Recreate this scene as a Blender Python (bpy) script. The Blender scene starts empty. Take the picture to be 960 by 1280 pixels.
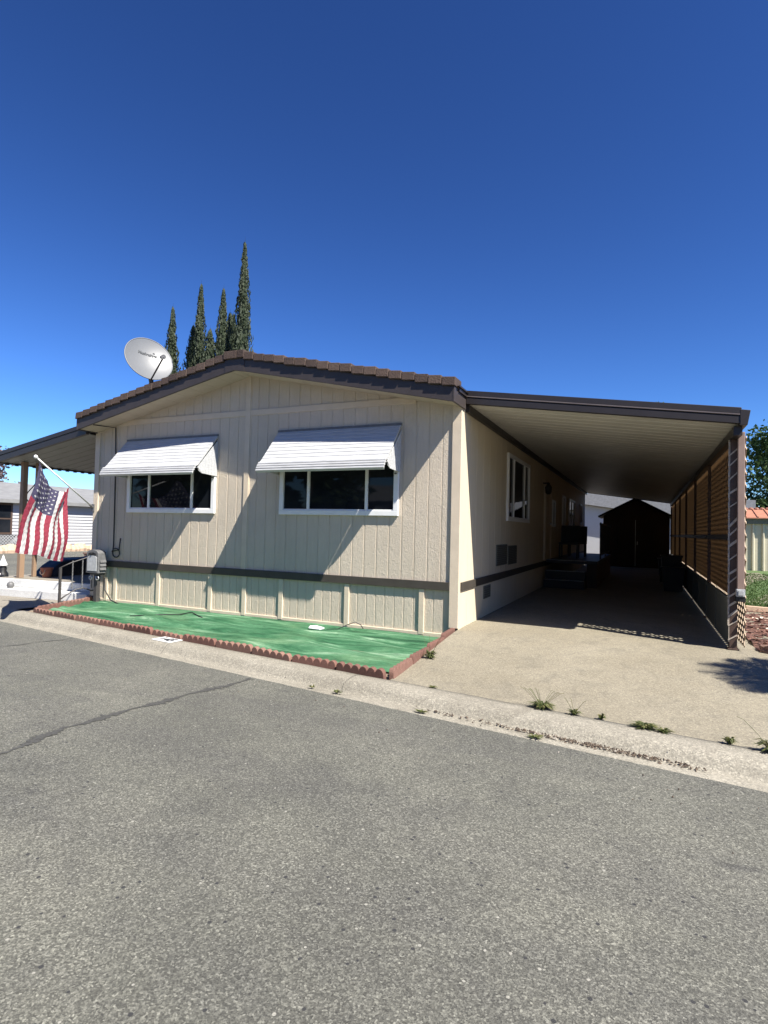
import bpy, bmesh, math, random
from mathutils import Vector, Matrix
random.seed(7)
PI = math.pi; R = math.radians
scene = bpy.context.scene
COL = scene.collection

# ------------------------------------------------------------------ helpers
class MB:
    """collects verts / faces in world space"""
    def __init__(s): s.v = []; s.f = []
    def add(s, vs, fs):
        b = len(s.v); s.v += [tuple(p) for p in vs]; s.f += [tuple(i + b for i in q) for q in fs]; return s
    def box(s, x0, x1, y0, y1, z0, z1):
        vs = [(x0,y0,z0),(x1,y0,z0),(x1,y1,z0),(x0,y1,z0),(x0,y0,z1),(x1,y0,z1),(x1,y1,z1),(x0,y1,z1)]
        return s.hexa(vs)
    def hexa(s, vs):
        return s.add(vs, [(0,3,2,1),(4,5,6,7),(0,1,5,4),(1,2,6,5),(2,3,7,6),(3,0,4,7)])
    def quad(s, a, b, c, d): return s.add([a,b,c,d], [(0,1,2,3)])
    def bar(s, a, b, w, h=None, up=(0,0,1)):
        """box beam from a to b, w wide, h high"""
        h = h or w; a = Vector(a); b = Vector(b); d = (b-a).normalized(); up = Vector(up)
        if abs(d.dot(up)) > .98: up = Vector((0,1,0))
        r = d.cross(up).normalized(); u = r.cross(d)
        r *= w/2; u *= h/2
        return s.hexa([a-r-u, a+r-u, b+r-u, b-r-u, a-r+u, a+r+u, b+r+u, b-r+u])
    def tube(s, pts, r, n=8, caps=True):
        pts = [Vector(p) for p in pts]; rs = r if isinstance(r, (list, tuple)) else [r]*len(pts)
        rings = []; prev = None
        for i, p in enumerate(pts):
            d = (pts[min(i+1, len(pts)-1)] - pts[max(i-1, 0)]).normalized()
            if prev is None:
                ref = Vector((0,0,1)) if abs(d.z) < .9 else Vector((1,0,0))
                u = d.cross(ref).normalized()
            else:
                u = (prev - d*prev.dot(d)).normalized()
            prev = u; w = d.cross(u)
            rings.append([p + (u*math.cos(2*PI*k/n) + w*math.sin(2*PI*k/n))*rs[i] for k in range(n)])
        vs = [q for g in rings for q in g]; fs = []
        for i in range(len(pts)-1):
            for k in range(n):
                fs.append((i*n+k, i*n+(k+1) % n, (i+1)*n+(k+1) % n, (i+1)*n+k))
        if caps:
            fs.append(tuple(range(n-1, -1, -1))); fs.append(tuple((len(pts)-1)*n+k for k in range(n)))
        return s.add(vs, fs)
    def lathe(s, c, prof, n=20):
        """prof: (radius, z) list round the vertical through c"""
        vs = []; fs = []
        for (r, z) in prof:
            for k in range(n):
                vs.append((c[0]+r*math.cos(2*PI*k/n), c[1]+r*math.sin(2*PI*k/n), c[2]+z))
        for i in range(len(prof)-1):
            for k in range(n):
                fs.append((i*n+k, i*n+(k+1) % n, (i+1)*n+(k+1) % n, (i+1)*n+k))
        fs.append(tuple(range(n-1, -1, -1))); fs.append(tuple((len(prof)-1)*n+k for k in range(n)))
        return s.add(vs, fs)
    def prism(s, poly, ext):
        """closed planar polygon (3D pts) swept by vector ext"""
        n = len(poly); e = Vector(ext); vs = [Vector(p) for p in poly]; vs += [p+e for p in vs]
        fs = [tuple(range(n-1, -1, -1)), tuple(range(n, 2*n))]
        fs += [(i, (i+1) % n, n+(i+1) % n, n+i) for i in range(n)]
        return s.add(vs, fs)
    def sheet(s, grid):
        """grid[i][j] of points"""
        n = len(grid); m = len(grid[0]); vs = [p for g in grid for p in g]; fs = []
        for i in range(n-1):
            for j in range(m-1): fs.append((i*m+j, (i+1)*m+j, (i+1)*m+j+1, i*m+j+1))
        return s.add(vs, fs)
    def build(s, name, mat, parent=None, smooth=False, bevel=0, recalc=True, origin=None):
        o = Vector((0,0,0))
        if parent is not None:
            q = parent
            while q is not None: o += q.location; q = q.parent
        elif origin is not None: o = Vector(origin)
        me = bpy.data.meshes.new(name)
        me.from_pydata([tuple(Vector(p)-o) for p in s.v], [], s.f)
        if recalc:
            bm = bmesh.new(); bm.from_mesh(me); bmesh.ops.recalc_face_normals(bm, faces=bm.faces); bm.to_mesh(me); bm.free()
        me.materials.append(mat)
        if smooth:
            for p in me.polygons: p.use_smooth = True
        ob = bpy.data.objects.new(name, me); COL.objects.link(ob)
        if parent is not None: ob.parent = parent
        elif origin is not None: ob.location = o
        if bevel:
            md = ob.modifiers.new('Bevel', 'BEVEL'); md.width = bevel; md.segments = 2; md.limit_method = 'ANGLE'; md.angle_limit = R(40)
        return ob

def tag(o, label, cat, group=None):
    o['label'] = label; o['category'] = cat
    if group: o['group'] = group
    return o
def thing(name, label, cat, loc, group=None):
    o = bpy.data.objects.new(name, None); o.empty_display_size = .2; COL.objects.link(o); o.location = loc
    return tag(o, label, cat, group)
def struct(o, kind='structure'):
    o['kind'] = kind; return o
def lerp(a, b, t): return a + (b-a)*t
def sm(t): t = max(0, min(1, t)); return t*t*(3-2*t)

# ------------------------------------------------------------------ materials
class NT:
    def __init__(s, name):
        s.m = bpy.data.materials.new(name); s.m.use_nodes = True; s.n = s.m.node_tree.nodes; s.l = s.m.node_tree.links
        s.p = s.n['Principled BSDF']; s.tc = None
    def co(s, kind='Object'):
        if not s.tc: s.tc = s.n.new('ShaderNodeTexCoord')
        return s.tc.outputs[kind]
    def map(s, scale=(1,1,1), rot=(0,0,0), src=None):
        q = s.n.new('ShaderNodeMapping'); q.inputs['Scale'].default_value = scale; q.inputs['Rotation'].default_value = rot
        s.l.new(src or s.co(), q.inputs['Vector']); return q.outputs[0]
    def noise(s, scale, detail=4, rough=.6, vec=None, dist=0):
        q = s.n.new('ShaderNodeTexNoise'); q.inputs['Scale'].default_value = scale; q.inputs['Detail'].default_value = detail
        q.inputs['Roughness'].default_value = rough; q.inputs['Distortion'].default_value = dist
        s.l.new(vec or s.co(), q.inputs['Vector']); return q.outputs['Fac']
    def voro(s, scale, vec=None, out='Color', feat='F1', rnd=1):
        q = s.n.new('ShaderNodeTexVoronoi'); q.feature = feat; q.inputs['Scale'].default_value = scale
        if 'Randomness' in q.inputs: q.inputs['Randomness'].default_value = rnd
        s.l.new(vec or s.co(), q.inputs['Vector']); return q.outputs[out]
    def ramp(s, fac, stops, interp='LINEAR'):
        q = s.n.new('ShaderNodeValToRGB'); q.color_ramp.interpolation = interp; e = q.color_ramp.elements
        while len(e) < len(stops): e.new(.5)
        for k, (pos, c) in enumerate(stops):
            e[k].position = pos; e[k].color = (c[0], c[1], c[2], 1) if not isinstance(c, (int, float)) else (c, c, c, 1)
        s.l.new(fac, q.inputs['Fac']); return q.outputs['Color']
    def mix(s, fac, a, b, mode='MIX'):
        q = s.n.new('ShaderNodeMix'); q.data_type = 'RGBA'; q.blend_type = mode
        for sock, v in ((q.inputs['Factor'], fac), (q.inputs['A'], a), (q.inputs['B'], b)) if False else ((q.inputs[0], fac), (q.inputs[6], a), (q.inputs[7], b)):
            if isinstance(v, (int, float)): sock.default_value = v if sock.type == 'VALUE' else (v, v, v, 1)
            elif isinstance(v, tuple): sock.default_value = (v[0], v[1], v[2], 1)
            else: s.l.new(v, sock)
        return q.outputs[2]
    def math(s, op, a, b=0.0):
        q = s.n.new('ShaderNodeMath'); q.operation = op
        for k, v in enumerate((a, b)):
            if isinstance(v, (int, float)): q.inputs[k].default_value = v
            else: s.l.new(v, q.inputs[k])
        return q.outputs[0]
    def col(s, c):
        if isinstance(c, tuple): s.p.inputs['Base Color'].default_value = (c[0], c[1], c[2], 1)
        else: s.l.new(c, s.p.inputs['Base Color'])
        return s
    def rough(s, r):
        if isinstance(r, (int, float)): s.p.inputs['Roughness'].default_value = r
        else: s.l.new(r, s.p.inputs['Roughness'])
        return s
    def bump(s, h, strength=.3, dist=.01):
        q = s.n.new('ShaderNodeBump'); q.inputs['Strength'].default_value = strength; q.inputs['Distance'].default_value = dist
        s.l.new(h, q.inputs['Height']); s.l.new(q.outputs[0], s.p.inputs['Normal']); return s
    def set(s, **k):
        for a, v in k.items(): s.p.inputs[a.replace('_', ' ')].default_value = v
        return s

def dark(c, k): return tuple(x*k for x in c)
def simple(name, c, rough=.6, var=.18, scale=3, bump=0, bscale=60, metallic=0, streak=None, spec=None):
    t = NT(name)
    v = t.map(streak) if streak else None
    n = t.noise(scale, 6, .62, v)
    t.col(t.ramp(n, [(.3, dark(c, 1-var)), (.7, dark(c, 1+var*.6))])).rough(rough)
    if bump: t.bump(t.noise(bscale, 4), bump, .01)
    t.set(Metallic=metallic)
    if spec is not None: t.p.inputs['Specular IOR Level'].default_value = spec
    return t.m

WALL = (.585, .505, .395)
def wall_mat():
    t = NT('painted_siding')
    grain = t.noise(9, 6, .7, t.map((5, 5, .35)))
    big = t.noise(.9, 5, .6)
    c = t.ramp(big, [(.3, dark(WALL, .9)), (.7, dark(WALL, 1.05))])
    c = t.mix(t.ramp(grain, [(.42, 0.0), (.7, .26)]), c, dark(WALL, .70))
    c = t.mix(t.ramp(t.noise(1.6, 6, .7, t.map((2.6, 2.6, .22)), .3), [(.5, 0.0), (.72, .28)]), c, (WALL[0]*.7, WALL[1]*.69, WALL[2]*.66))
    # dust splashed up from the ground
    t.col(c).rough(.72)
    t.bump(t.math('ADD', t.noise(26, 6, .75, t.map((3.0, 3.0, .5))), t.math('MULTIPLY', t.noise(22, 5, .7, t.map((1, 1, .8)), 1.2), .8)), .8, .014)
    return t.m
M = {}
M['wall'] = wall_mat()
M['trim'] = simple('painted_trim', (.60, .505, .38), .65, .08, 4, .25, 40)
M['side'] = simple('smooth_siding', (.60, .515, .375), .7, .07, 1.2, .25, 50, streak=(1, 2, .4))
M['belt'] = simple('dark_belt_paint', (.052, .044, .035), .6, .2, 5, .2)
M['fascia'] = simple('brown_fascia_paint', (.045, .036, .033), .5, .16, 4, .15, 40)
M['soffit'] = simple('cream_soffit', (.45, .385, .29), .7, .08, 5)
def tile_mat():
    t = NT('brown_roof_tile')
    a = t.noise(7, 5, .7); b = t.noise(60, 3)
    oi = t.n.new('ShaderNodeNewGeometry'); rnd = oi.outputs['Random Per Island']
    c = t.ramp(a, [(.3, (.035, .021, .016)), (.55, (.062, .039, .029)), (.75, (.105, .072, .054))])
    c = t.mix(.55, c, t.ramp(rnd, [(0, (.036, .022, .017)), (1, (.10, .066, .048))]))
    t.col(c).rough(.85).bump(b, .8, .012); return t.m
M['tile'] = tile_mat()
def white_metal(name, c=(.5, .505, .505)):
    t = NT(name)
    n = t.noise(4, 6, .7, t.map((1.2, 8, 22)))
    d = t.noise(2.2, 5, .7)
    cc = t.ramp(n, [(.35, dark(c, .70)), (.62, c)])
    cc = t.mix(t.ramp(d, [(.5, 0.0), (.8, .35)]), cc, dark(c, .7))
    t.col(cc).rough(.45); return t.m
M['awning'] = white_metal('white_awning_aluminium')
M['white'] = simple('white_vinyl', (.78, .78, .76), .4, .05, 6)
def glass_mat():
    t = NT('dark_window_glass'); t.col(t.ramp(t.noise(1.3, 3), [(.35, (.006, .008, .011)), (.7, (.014, .016, .02))])).rough(.03)
    t.p.inputs['Specular IOR Level'].default_value = .22
    t.bump(t.noise(1.6, 2), .05, .02); return t.m
M['glass'] = glass_mat()
def asphalt():
    t = NT('worn_asphalt')
    patch = t.noise(.55, 5, .62); patch2 = t.noise(2.6, 5, .65, dist=.6)
    base = t.ramp(patch, [(.3, (.092, .091, .075)), (.5, (.121, .119, .097)), (.72, (.150, .146, .118))])
    base = t.mix(t.ramp(patch2, [(.45, 0.0), (.72, .5)]), base, (.066, .065, .058))
    band = t.noise(1.1, 4, .6, t.map((.16, 1.5, 1), (0, 0, R(7.5))), .3)
    base = t.mix(t.ramp(band, [(.42, 0.0), (.62, .38)]), base, (.083, .081, .072))
    oil = t.noise(3.3, 3, .55, t.map((.7, 1.2, 1), (0, 0, R(7.5))), .2)
    base = t.mix(t.ramp(oil, [(.68, 0.0), (.76, .55)]), base, (.05, .049, .046))
    vc = t.voro(130, out='Color'); sep = t.n.new('ShaderNodeSeparateColor'); t.l.new(vc, sep.inputs[0])
    sp = t.ramp(sep.outputs[0], [(0, .5), (.45, .85), (.72, 1.12), (.93, 1.5), (1, 2.0)])
    c = t.mix(.95, base, sp, 'MULTIPLY')
    f = t.noise(170, 3, .7)
    c = t.mix(.8, c, t.ramp(f, [(.32, .45), (.5, 1.0), (.68, 1.5)]), 'MULTIPLY')
    # a few bleached pebbles
    pv = t.voro(34, out='Distance'); pc = t.voro(34, out='Color'); s2 = t.n.new('ShaderNodeSeparateColor'); t.l.new(pc, s2.inputs[0])
    near = t.math('LESS_THAN', pv, .24); few = t.math('GREATER_THAN', s2.outputs[1], .978)
    c = t.mix(t.math('MULTIPLY', near, few), c, (.28, .27, .23))
    near2 = t.math('LESS_THAN', pv, .3); few2 = t.math('LESS_THAN', s2.outputs[1], .03)
    c = t.mix(t.math('MULTIPLY', near2, few2), c, (.03, .03, .03))
    t.col(c).rough(.9)
    h = t.math('ADD', t.math('MULTIPLY', sep.outputs[0], .6), t.noise(140, 3))
    t.bump(h, .75, .006); return t.m
M['asphalt'] = asphalt()
def concrete(name, lo, hi, speck=.5, scale=95, stain=(.12, .10, .075), stain_amt=.5):
    t = NT(name)
    a = t.noise(.8, 5, .6); b = t.noise(3.1, 6, .68, dist=.8)
    c = t.ramp(a, [(.3, lo), (.7, hi)])
    c = t.mix(t.ramp(b, [(.5, 0.0), (.78, stain_amt)]), c, stain)
    vc = t.voro(scale); sep = t.n.new('ShaderNodeSeparateColor'); t.l.new(vc, sep.inputs[0])
    c = t.mix(speck, c, t.ramp(sep.outputs[0], [(0, .5), (.35, .9), (.75, 1.12), (1, 1.7)]), 'MULTIPLY')
    c = t.mix(.6, c, t.ramp(t.noise(150, 3, .7), [(.3, .6), (.5, 1.0), (.7, 1.3)]), 'MULTIPLY')
    t.col(c).rough(.88)
    t.bump(t.math('ADD', t.math('MULTIPLY', sep.outputs[0], .5), t.noise(110, 4)), .5, .005); return t.m
M['drive'] = concrete('driveway_concrete', (.186, .163, .116), (.245, .219, .162), .58, 105, (.112, .102, .08), .7)
M['curb'] = concrete('kerb_concrete', (.215, .197, .155), (.275, .253, .203), .6, 100, (.13, .115, .088), .55)
M['path'] = concrete('entry_concrete', (.20, .18, .145), (.26, .235, .19), .4, 120)
M['whiteconc'] = concrete('white_painted_concrete', (.56, .56, .54), (.64, .64, .62), .15, 60, (.5, .49, .46), .35)
M['redconc'] = None
def edging_mat():
    t = NT('red_scalloped_concrete')
    oi = t.n.new('ShaderNodeObjectInfo'); r = oi.outputs['Random']
    a = t.noise(14, 5, .7)
    c = t.ramp(a, [(.3, (.105, .046, .034)), (.7, (.20, .10, .074))])
    c = t.mix(.55, c, t.ramp(r, [(0, (.095, .048, .036)), (.45, (.15, .072, .054)), (.8, (.19, .105, .078)), (1, (.25, .15, .112))]))
    c = t.mix(.5, c, t.ramp(t.noise(120, 2), [(.3, .6), (.7, 1.4)]), 'MULTIPLY')
    t.col(c).rough(.9).bump(t.noise(90, 4), .4, .006); return t.m
M['edging'] = edging_mat()
def turf_mat():
    t = NT('faded_green_turf')
    v = t.map((.55, 3.2, 1), (0, 0, R(6)))
    a = t.noise(1.5, 7, .66, v, .9); b = t.noise(5, 6, .7, t.map((.4, 2.4, 1), (0, 0, R(-7))), .5); d = t.noise(.9, 4, .6)
    c = t.ramp(a, [(.32, (.010, .043, .02)), (.44, (.030, .108, .049)), (.56, (.072, .178, .092)), (.68, (.225, .34, .225))])
    c = t.mix(t.ramp(b, [(.5, 0.0), (.75, .55)]), c, (.016, .068, .032))
    c = t.mix(t.ramp(d, [(.5, 0.0), (.75, .5)]), c, (.135, .225, .115))
    e = t.noise(2.4, 6, .75, t.map((.8, 2.2, 1)), .4); c = t.mix(t.ramp(e, [(.58, 0.0), (.70, .75)]), c, (.012, .05, .024))
    e2 = t.noise(38, 4, .7, t.map((.5, 2, 1))); c = t.mix(.45, c, t.ramp(e2, [(.35, .6), (.65, 1.35)]), 'MULTIPLY')
    c = t.mix(.5, c, t.ramp(t.noise(220, 2), [(.3, .6), (.7, 1.35)]), 'MULTIPLY')
    t.col(c).rough(.85); t.p.inputs['Specular IOR Level'].default_value = .2
    t.bump(t.noise(240, 3), .5, .006); return t.m
M['turf'] = turf_mat()
M['dirt'] = concrete('sandy_dirt', (.18, .135, .09), (.25, .19, .13), .6, 120)
M['ground'] = concrete('dry_ground', (.20, .165, .115), (.30, .255, .18), .4, 30)
M['darkmetal'] = simple('dark_metal_paint', (.055, .05, .048), .5, .2, 8, .1)
M['postbrown'] = simple('brown_post_paint', (.075, .046, .034), .55, .15, 6, .15)
M['wood'] = simple('tan_post_wood', (.27, .178, .112), .65, .16, 4, .2, 40, streak=(8, 8, .6))
M['pan'] = simple('carport_ceiling_pan', (.50, .485, .44), .5, .1, 2)
M['pangrey'] = simple('grey_porch_ceiling', (.20, .20, .19), .5, .1, 2)
M['cfascia'] = simple('dark_brown_carport_trim', (.026, .021, .020), .42, .15, 4)
M['cstripe'] = simple('carport_trim_groove', (.14, .115, .11), .4, .15, 4)
M['lattice'] = simple('tan_lattice', (.42, .32, .225), .7, .15, 5, .15)
M['slat'] = simple('sun_spot_slat', (.46, .40, .33), .7, .3, 18, .15)
def cloth_mat():
    t = NT('brown_shade_cloth'); t.col(t.ramp(t.noise(6, 4), [(.3, (.05, .028, .016)), (.7, (.08, .045, .025))])).rough(.9)
    tr = t.n.new('ShaderNodeBsdfTranslucent'); tr.inputs['Color'].default_value = (.27, .205, .14, 1)
    mx = t.n.new('ShaderNodeMixShader'); mx.inputs[0].default_value = .7
    out = t.n['Material Output']; t.l.new(t.p.outputs[0], mx.inputs[1]); t.l.new(tr.outputs[0], mx.inputs[2]); t.l.new(mx.outputs[0], out.inputs['Surface'])
    return t.m
M['cloth'] = cloth_mat()
M['panel'] = simple('grey_green_panel', (.13, .135, .11), .7, .15, 3)
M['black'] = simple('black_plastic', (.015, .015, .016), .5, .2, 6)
M['grey'] = simple('grey_metal', (.13, .13, .13), .5, .25, 14, .25, 40)
M['greyplastic'] = simple('pale_grey_metal', (.42, .43, .43), .4, .2, 20)
M['alu'] = simple('bare_aluminium', (.6, .6, .6), .35, .1, 10, metallic=.7)
M['dish'] = simple('grey_dish_paint', (.132, .137, .14), .42, .08, 3)
M['letter'] = simple('dark_letter_paint', (.03, .035, .04), .6, .1)
M['terracotta'] = simple('terracotta', (.34, .12, .07), .75, .25, 9)
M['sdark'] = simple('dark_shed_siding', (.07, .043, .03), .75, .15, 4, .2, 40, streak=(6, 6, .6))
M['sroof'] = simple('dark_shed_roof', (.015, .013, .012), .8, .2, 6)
M['wsiding'] = simple('white_house_siding', (.40, .405, .41), .55, .05, 3)
M['wroof'] = simple('pale_metal_roof', (.21, .21, .205), .6, .18, 2.5, .2, 30)
M['groof'] = simple('grey_shingle_roof', (.23, .23, .23), .85, .2, 8, .3, 40)
M['cream'] = simple('cream_metal_panel', (.5, .455, .34), .5, .1, 2.5)
M['orange'] = simple('rusty_orange_metal_roof', (.38, .165, .10), .55, .2, 5)
M['redtile'] = simple('brown_red_ridge_tile', (.24, .10, .065), .75, .25, 12)
M['brick'] = simple('pale_brick', (.50, .36, .25), .8, .2, 12, .3)
M['rock'] = simple('brown_rock', (.20, .12, .09), .85, .35, 9, .6, 18)
M['trunk'] = simple('bark', (.11, .08, .055), .9, .35, 7, .6, 25, streak=(3, 3, .6))
def leaf(name, a, b, c, trans=.25):
    t = NT(name); g = t.n.new('ShaderNodeNewGeometry'); r = g.outputs['Random Per Island']
    big = t.noise(.8, 3)
    cc = t.ramp(r, [(0, a), (.55, b), (1, c)])
    cc = t.mix(t.ramp(big, [(.35, 0.0), (.7, .5)]), cc, a)
    t.col(cc).rough(.65); t.p.inputs['Specular IOR Level'].default_value = .25
    if trans:
        tr = t.n.new('ShaderNodeBsdfTranslucent'); t.l.new(cc, tr.inputs['Color'])
        mx = t.n.new('ShaderNodeMixShader'); mx.inputs[0].default_value = trans
        t.l.new(t.p.outputs[0], mx.inputs[1]); t.l.new(tr.outputs[0], mx.inputs[2]); t.l.new(mx.outputs[0], t.n['Material Output'].inputs['Surface'])
    return t.m
M['cypress'] = leaf('cypress_foliage', (.017, .027, .013), (.031, .043, .021), (.054, .066, .034), .1)
M['leafA'] = leaf('broad_leaf', (.02, .048, .014), (.043, .088, .024), (.09, .135, .042))
M['leafB'] = leaf('dusty_purple_leaf', (.10, .075, .08), (.17, .13, .13), (.24, .19, .18))
M['leafC'] = leaf('far_leaf', (.03, .055, .025), (.06, .09, .04), (.09, .12, .055))
M['weed'] = leaf('weed_leaf', (.045, .06, .018), (.085, .105, .032), (.22, .20, .085))
M['grass'] = leaf('lawn_blade', (.03, .062, .014), (.055, .105, .024), (.11, .16, .045))
M['frond'] = leaf('palm_frond', (.03, .07, .02), (.06, .11, .03), (.1, .16, .05), .1)
M['lawn'] = concrete('lawn_soil', (.05, .09, .025), (.085, .14, .04), .5, 60, (.10, .11, .04), .4)
def mulch_mat():
    t = NT('red_bark_mulch'); vc = t.voro(32); sep = t.n.new('ShaderNodeSeparateColor'); t.l.new(vc, sep.inputs[0])
    c = t.ramp(sep.outputs[0], [(0, (.05, .022, .016)), (.5, (.11, .048, .034)), (.9, (.19, .09, .06)), (1, (.3, .17, .12))])
    t.col(c).rough(.9).bump(t.noise(40, 5, .7), 1.0, .03); return t.m
M['mulch'] = mulch_mat()
def debris_mat():
    t = NT('gutter_litter'); g = t.n.new('ShaderNodeNewGeometry')
    t.col(t.ramp(g.outputs['Random Per Island'], [(0, (.03, .022, .016)), (.5, (.07, .048, .032)), (.85, (.13, .10, .07)), (1, (.34, .31, .26))])).rough(.9); return t.m
M['debris'] = debris_mat()
M['chips'] = debris_mat(); 
M['crack'] = simple('crack_sealant', (.062, .061, .055), .85, .5, 45, .6, 120)
def flag_mat():
    t = NT('flag_cloth'); uv = t.co('UV'); sp = t.n.new('ShaderNodeSeparateXYZ'); t.l.new(uv, sp.inputs[0])
    u, v = sp.outputs[0], sp.outputs[1]
    st = t.math('MODULO', t.math('FLOOR', t.math('MULTIPLY', u, 13)), 2)
    c = t.mix(st, (.26, .028, .052), (.60, .585, .56))
    su = t.math('MULTIPLY', u, 10*13/7); sv = t.math('MULTIPLY', v, 12/.4)
    ru = t.math('ROUND', su); rv = t.math('ROUND', sv)
    du = t.math('SUBTRACT', su, ru); dv = t.math('SUBTRACT', sv, rv)
    d2 = t.math('ADD', t.math('MULTIPLY', du, du), t.math('MULTIPLY', dv, dv))
    star = t.math('LESS_THAN', d2, .085)
    par = t.math('LESS_THAN', t.math('MODULO', t.math('ADD', ru, rv), 2), .5)
    ins = t.math('MULTIPLY', t.math('GREATER_THAN', ru, .5), t.math('GREATER_THAN', rv, .5))
    ins2 = t.math('MULTIPLY', t.math('LESS_THAN', ru, 9.5), t.math('LESS_THAN', rv, 11.5))
    star = t.math('MULTIPLY', t.math('MULTIPLY', star, par), t.math('MULTIPLY', ins, ins2))
    can = t.mix(star, (.055, .05, .10), (.46, .46, .46))
    inc = t.math('MULTIPLY', t.math('LESS_THAN', u, 7/13), t.math('LESS_THAN', v, .4))
    c = t.mix(inc, c, can)
    t.col(c).rough(.75)
    t.bump(t.noise(17, 5, .7, None, .6), .8, .03)
    tr = t.n.new('ShaderNodeBsdfTranslucent'); t.l.new(c, tr.inputs['Color'])
    mx = t.n.new('ShaderNodeMixShader'); mx.inputs[0].default_value = .3
    t.l.new(t.p.outputs[0], mx.inputs[1]); t.l.new(tr.outputs[0], mx.inputs[2]); t.l.new(mx.outputs[0], t.n['Material Output'].inputs['Surface'])
    return t.m
M['flag'] = flag_mat()

# ------------------------------------------------------------------ camera, sun, sky
yaw, pitch, roll = R(24.791), R(1.71), R(1.374)
fw = Vector((-math.sin(yaw)*math.cos(pitch), math.cos(yaw)*math.cos(pitch), math.sin(pitch)))
r0 = Vector((math.cos(yaw), math.sin(yaw), 0)); u0 = r0.cross(fw)
rt = r0*math.cos(roll) + u0*math.sin(roll); up = -r0*math.sin(roll) + u0*math.cos(roll)
cam_d = bpy.data.cameras.new('Camera'); cam = bpy.data.objects.new('Camera', cam_d); COL.objects.link(cam)
m = Matrix((rt, up, -fw)).transposed().to_4x4(); m.translation = Vector((2.350, -7.639, 1.376)); cam.matrix_world = m
cam_d.sensor_fit = 'VERTICAL'; cam_d.sensor_height = 36; cam_d.lens = 705.87/1280*36
cam_d.clip_start = .05; cam_d.clip_end = 2000
scene.camera = cam

to_sun = Vector((.75, -.305, 1)).normalized()
sl = bpy.data.lights.new('Sun', 'SUN'); sl.energy = 5.0; sl.angle = R(.53); sl.color = (1, .95, .87)
so = bpy.data.objects.new('Sun', sl); COL.objects.link(so); so.rotation_euler = to_sun.to_track_quat('Z', 'Y').to_euler(); so.location = (10, -8, 20)
w = bpy.data.worlds.new('World'); scene.world = w; w.use_nodes = True
wn, wl = w.node_tree.nodes, w.node_tree.links
sky = wn.new('ShaderNodeTexSky'); sky.sky_type = 'NISHITA'; sky.sun_disc = False
sky.sun_elevation = math.asin(to_sun.z); sky.sun_rotation = math.atan2(to_sun.x, to_sun.y)
sky.air_density = 1.0; sky.dust_density = 0; sky.ozone_density = 9.0; sky.altitude = 0
gm = wn.new('ShaderNodeGamma'); gm.inputs[1].default_value = 1.5
hv = wn.new('ShaderNodeHueSaturation'); hv.inputs['Value'].default_value = .55
mu = wn.new('ShaderNodeMix'); mu.data_type = 'RGBA'; mu.blend_type = 'MULTIPLY'; mu.inputs[0].default_value = 1; mu.inputs[7].default_value = (1.0, 1.03, 1.10, 1)
bgn = wn['Background']; wl.new(sky.outputs[0], gm.inputs[0]); wl.new(gm.outputs[0], hv.inputs['Color']); wl.new(hv.outputs[0], mu.inputs[6]); wl.new(mu.outputs[2], bgn.inputs[0]); bgn.inputs[1].default_value = .05
scene.view_settings.view_transform = 'Standard'; scene.view_settings.look = 'None'; scene.view_settings.gamma = 1; scene.view_settings.use_curve_mapping = False
scene.view_settings.exposure = 1.22
scene.cycles.max_bounces = 6; scene.cycles.diffuse_bounces = 2

# ------------------------------------------------------------------ ground, road, curb, driveway
def edge_y(x): return -.132*x - 2.934          # road edge
def back_y(x): return -.127*x - 2.411          # back of curb
def drive_z(x, y):
    b = back_y(x); return lerp(-.142, 0, sm((y-b)/(.45-b)))
g = MB(); g.quad((-700, -700, -.42), (700, -700, -.42), (700, 900, -.42), (-700, 900, -.42)); struct(g.build('ground', M['ground']))
xs = [-80, -60, -45, -30] + [-24 + i*.5 for i in range(0, 69)] + [12, 16, 25, 40, 60]
rd = MB(); rd.sheet([[(x, edge_y(x)+random.uniform(-.012, .012), -.222), (x, edge_y(x)-.5, -.218), (x, edge_y(x)-2.5, -.19), (x, edge_y(x)-4.5, -.16), (x, edge_y(x)-9, -.22)] for x in xs])
struct(rd.build('road', M['asphalt'], smooth=True))
prof = [(-.03, -.25), (.0, -.218), (.09, -.226), (.15, -.238), (.18, -.236), (.205, -.215), (.235, -.172), (.262, -.148), (.295, -.137), (.34, -.134), (.43, -.136), (.52, -.139), (.53, -.32)]
cb = MB()
cx = [-80, -60, -40, -24] + [-16 + i*.25 for i in range(0, 104)] + [14, 20, 40, 60]
cb.sheet([[(x + .0, lerp(edge_y(x), back_y(x), s/.52) + (random.uniform(-.006, .006) if s < .02 else 0), z + random.uniform(-.002, .002)) for s, z in prof] for x in cx])
struct(cb.build('curb', M['curb'], smooth=True))
# driveway
dv = MB(); ys = [i/24 for i in range(25)]
grid = []
for i in range(33):
    t = i/32; row = []
    xx = lerp(.04, 6.4, t)
    for k in range(25):
        b = back_y(xx) + .008
        y = lerp(b, 1.0, ys[k]); row.append((xx + lerp(0, -.07, ys[k])*(1-t), y, drive_z(xx, y)))
    for y in (3, 6, 9, 12, 15, 18, 22, 30): row.append((lerp(-.03, 6.4, t), y, 0))
    grid.append(row)
dv.sheet(grid); struct(dv.build('driveway', M['drive'], smooth=True))
# front bed soil
bd = MB(); bd.sheet([[(x, lerp(back_y(x)+.004, .05, k/10), -.166 + .012*math.sin(x*3+k)) for k in range(11)] for x in [-7.35 + .37*i for i in range(21)]])
struct(bd.build('front_bed_soil', M['dirt'], smooth=True))
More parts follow.
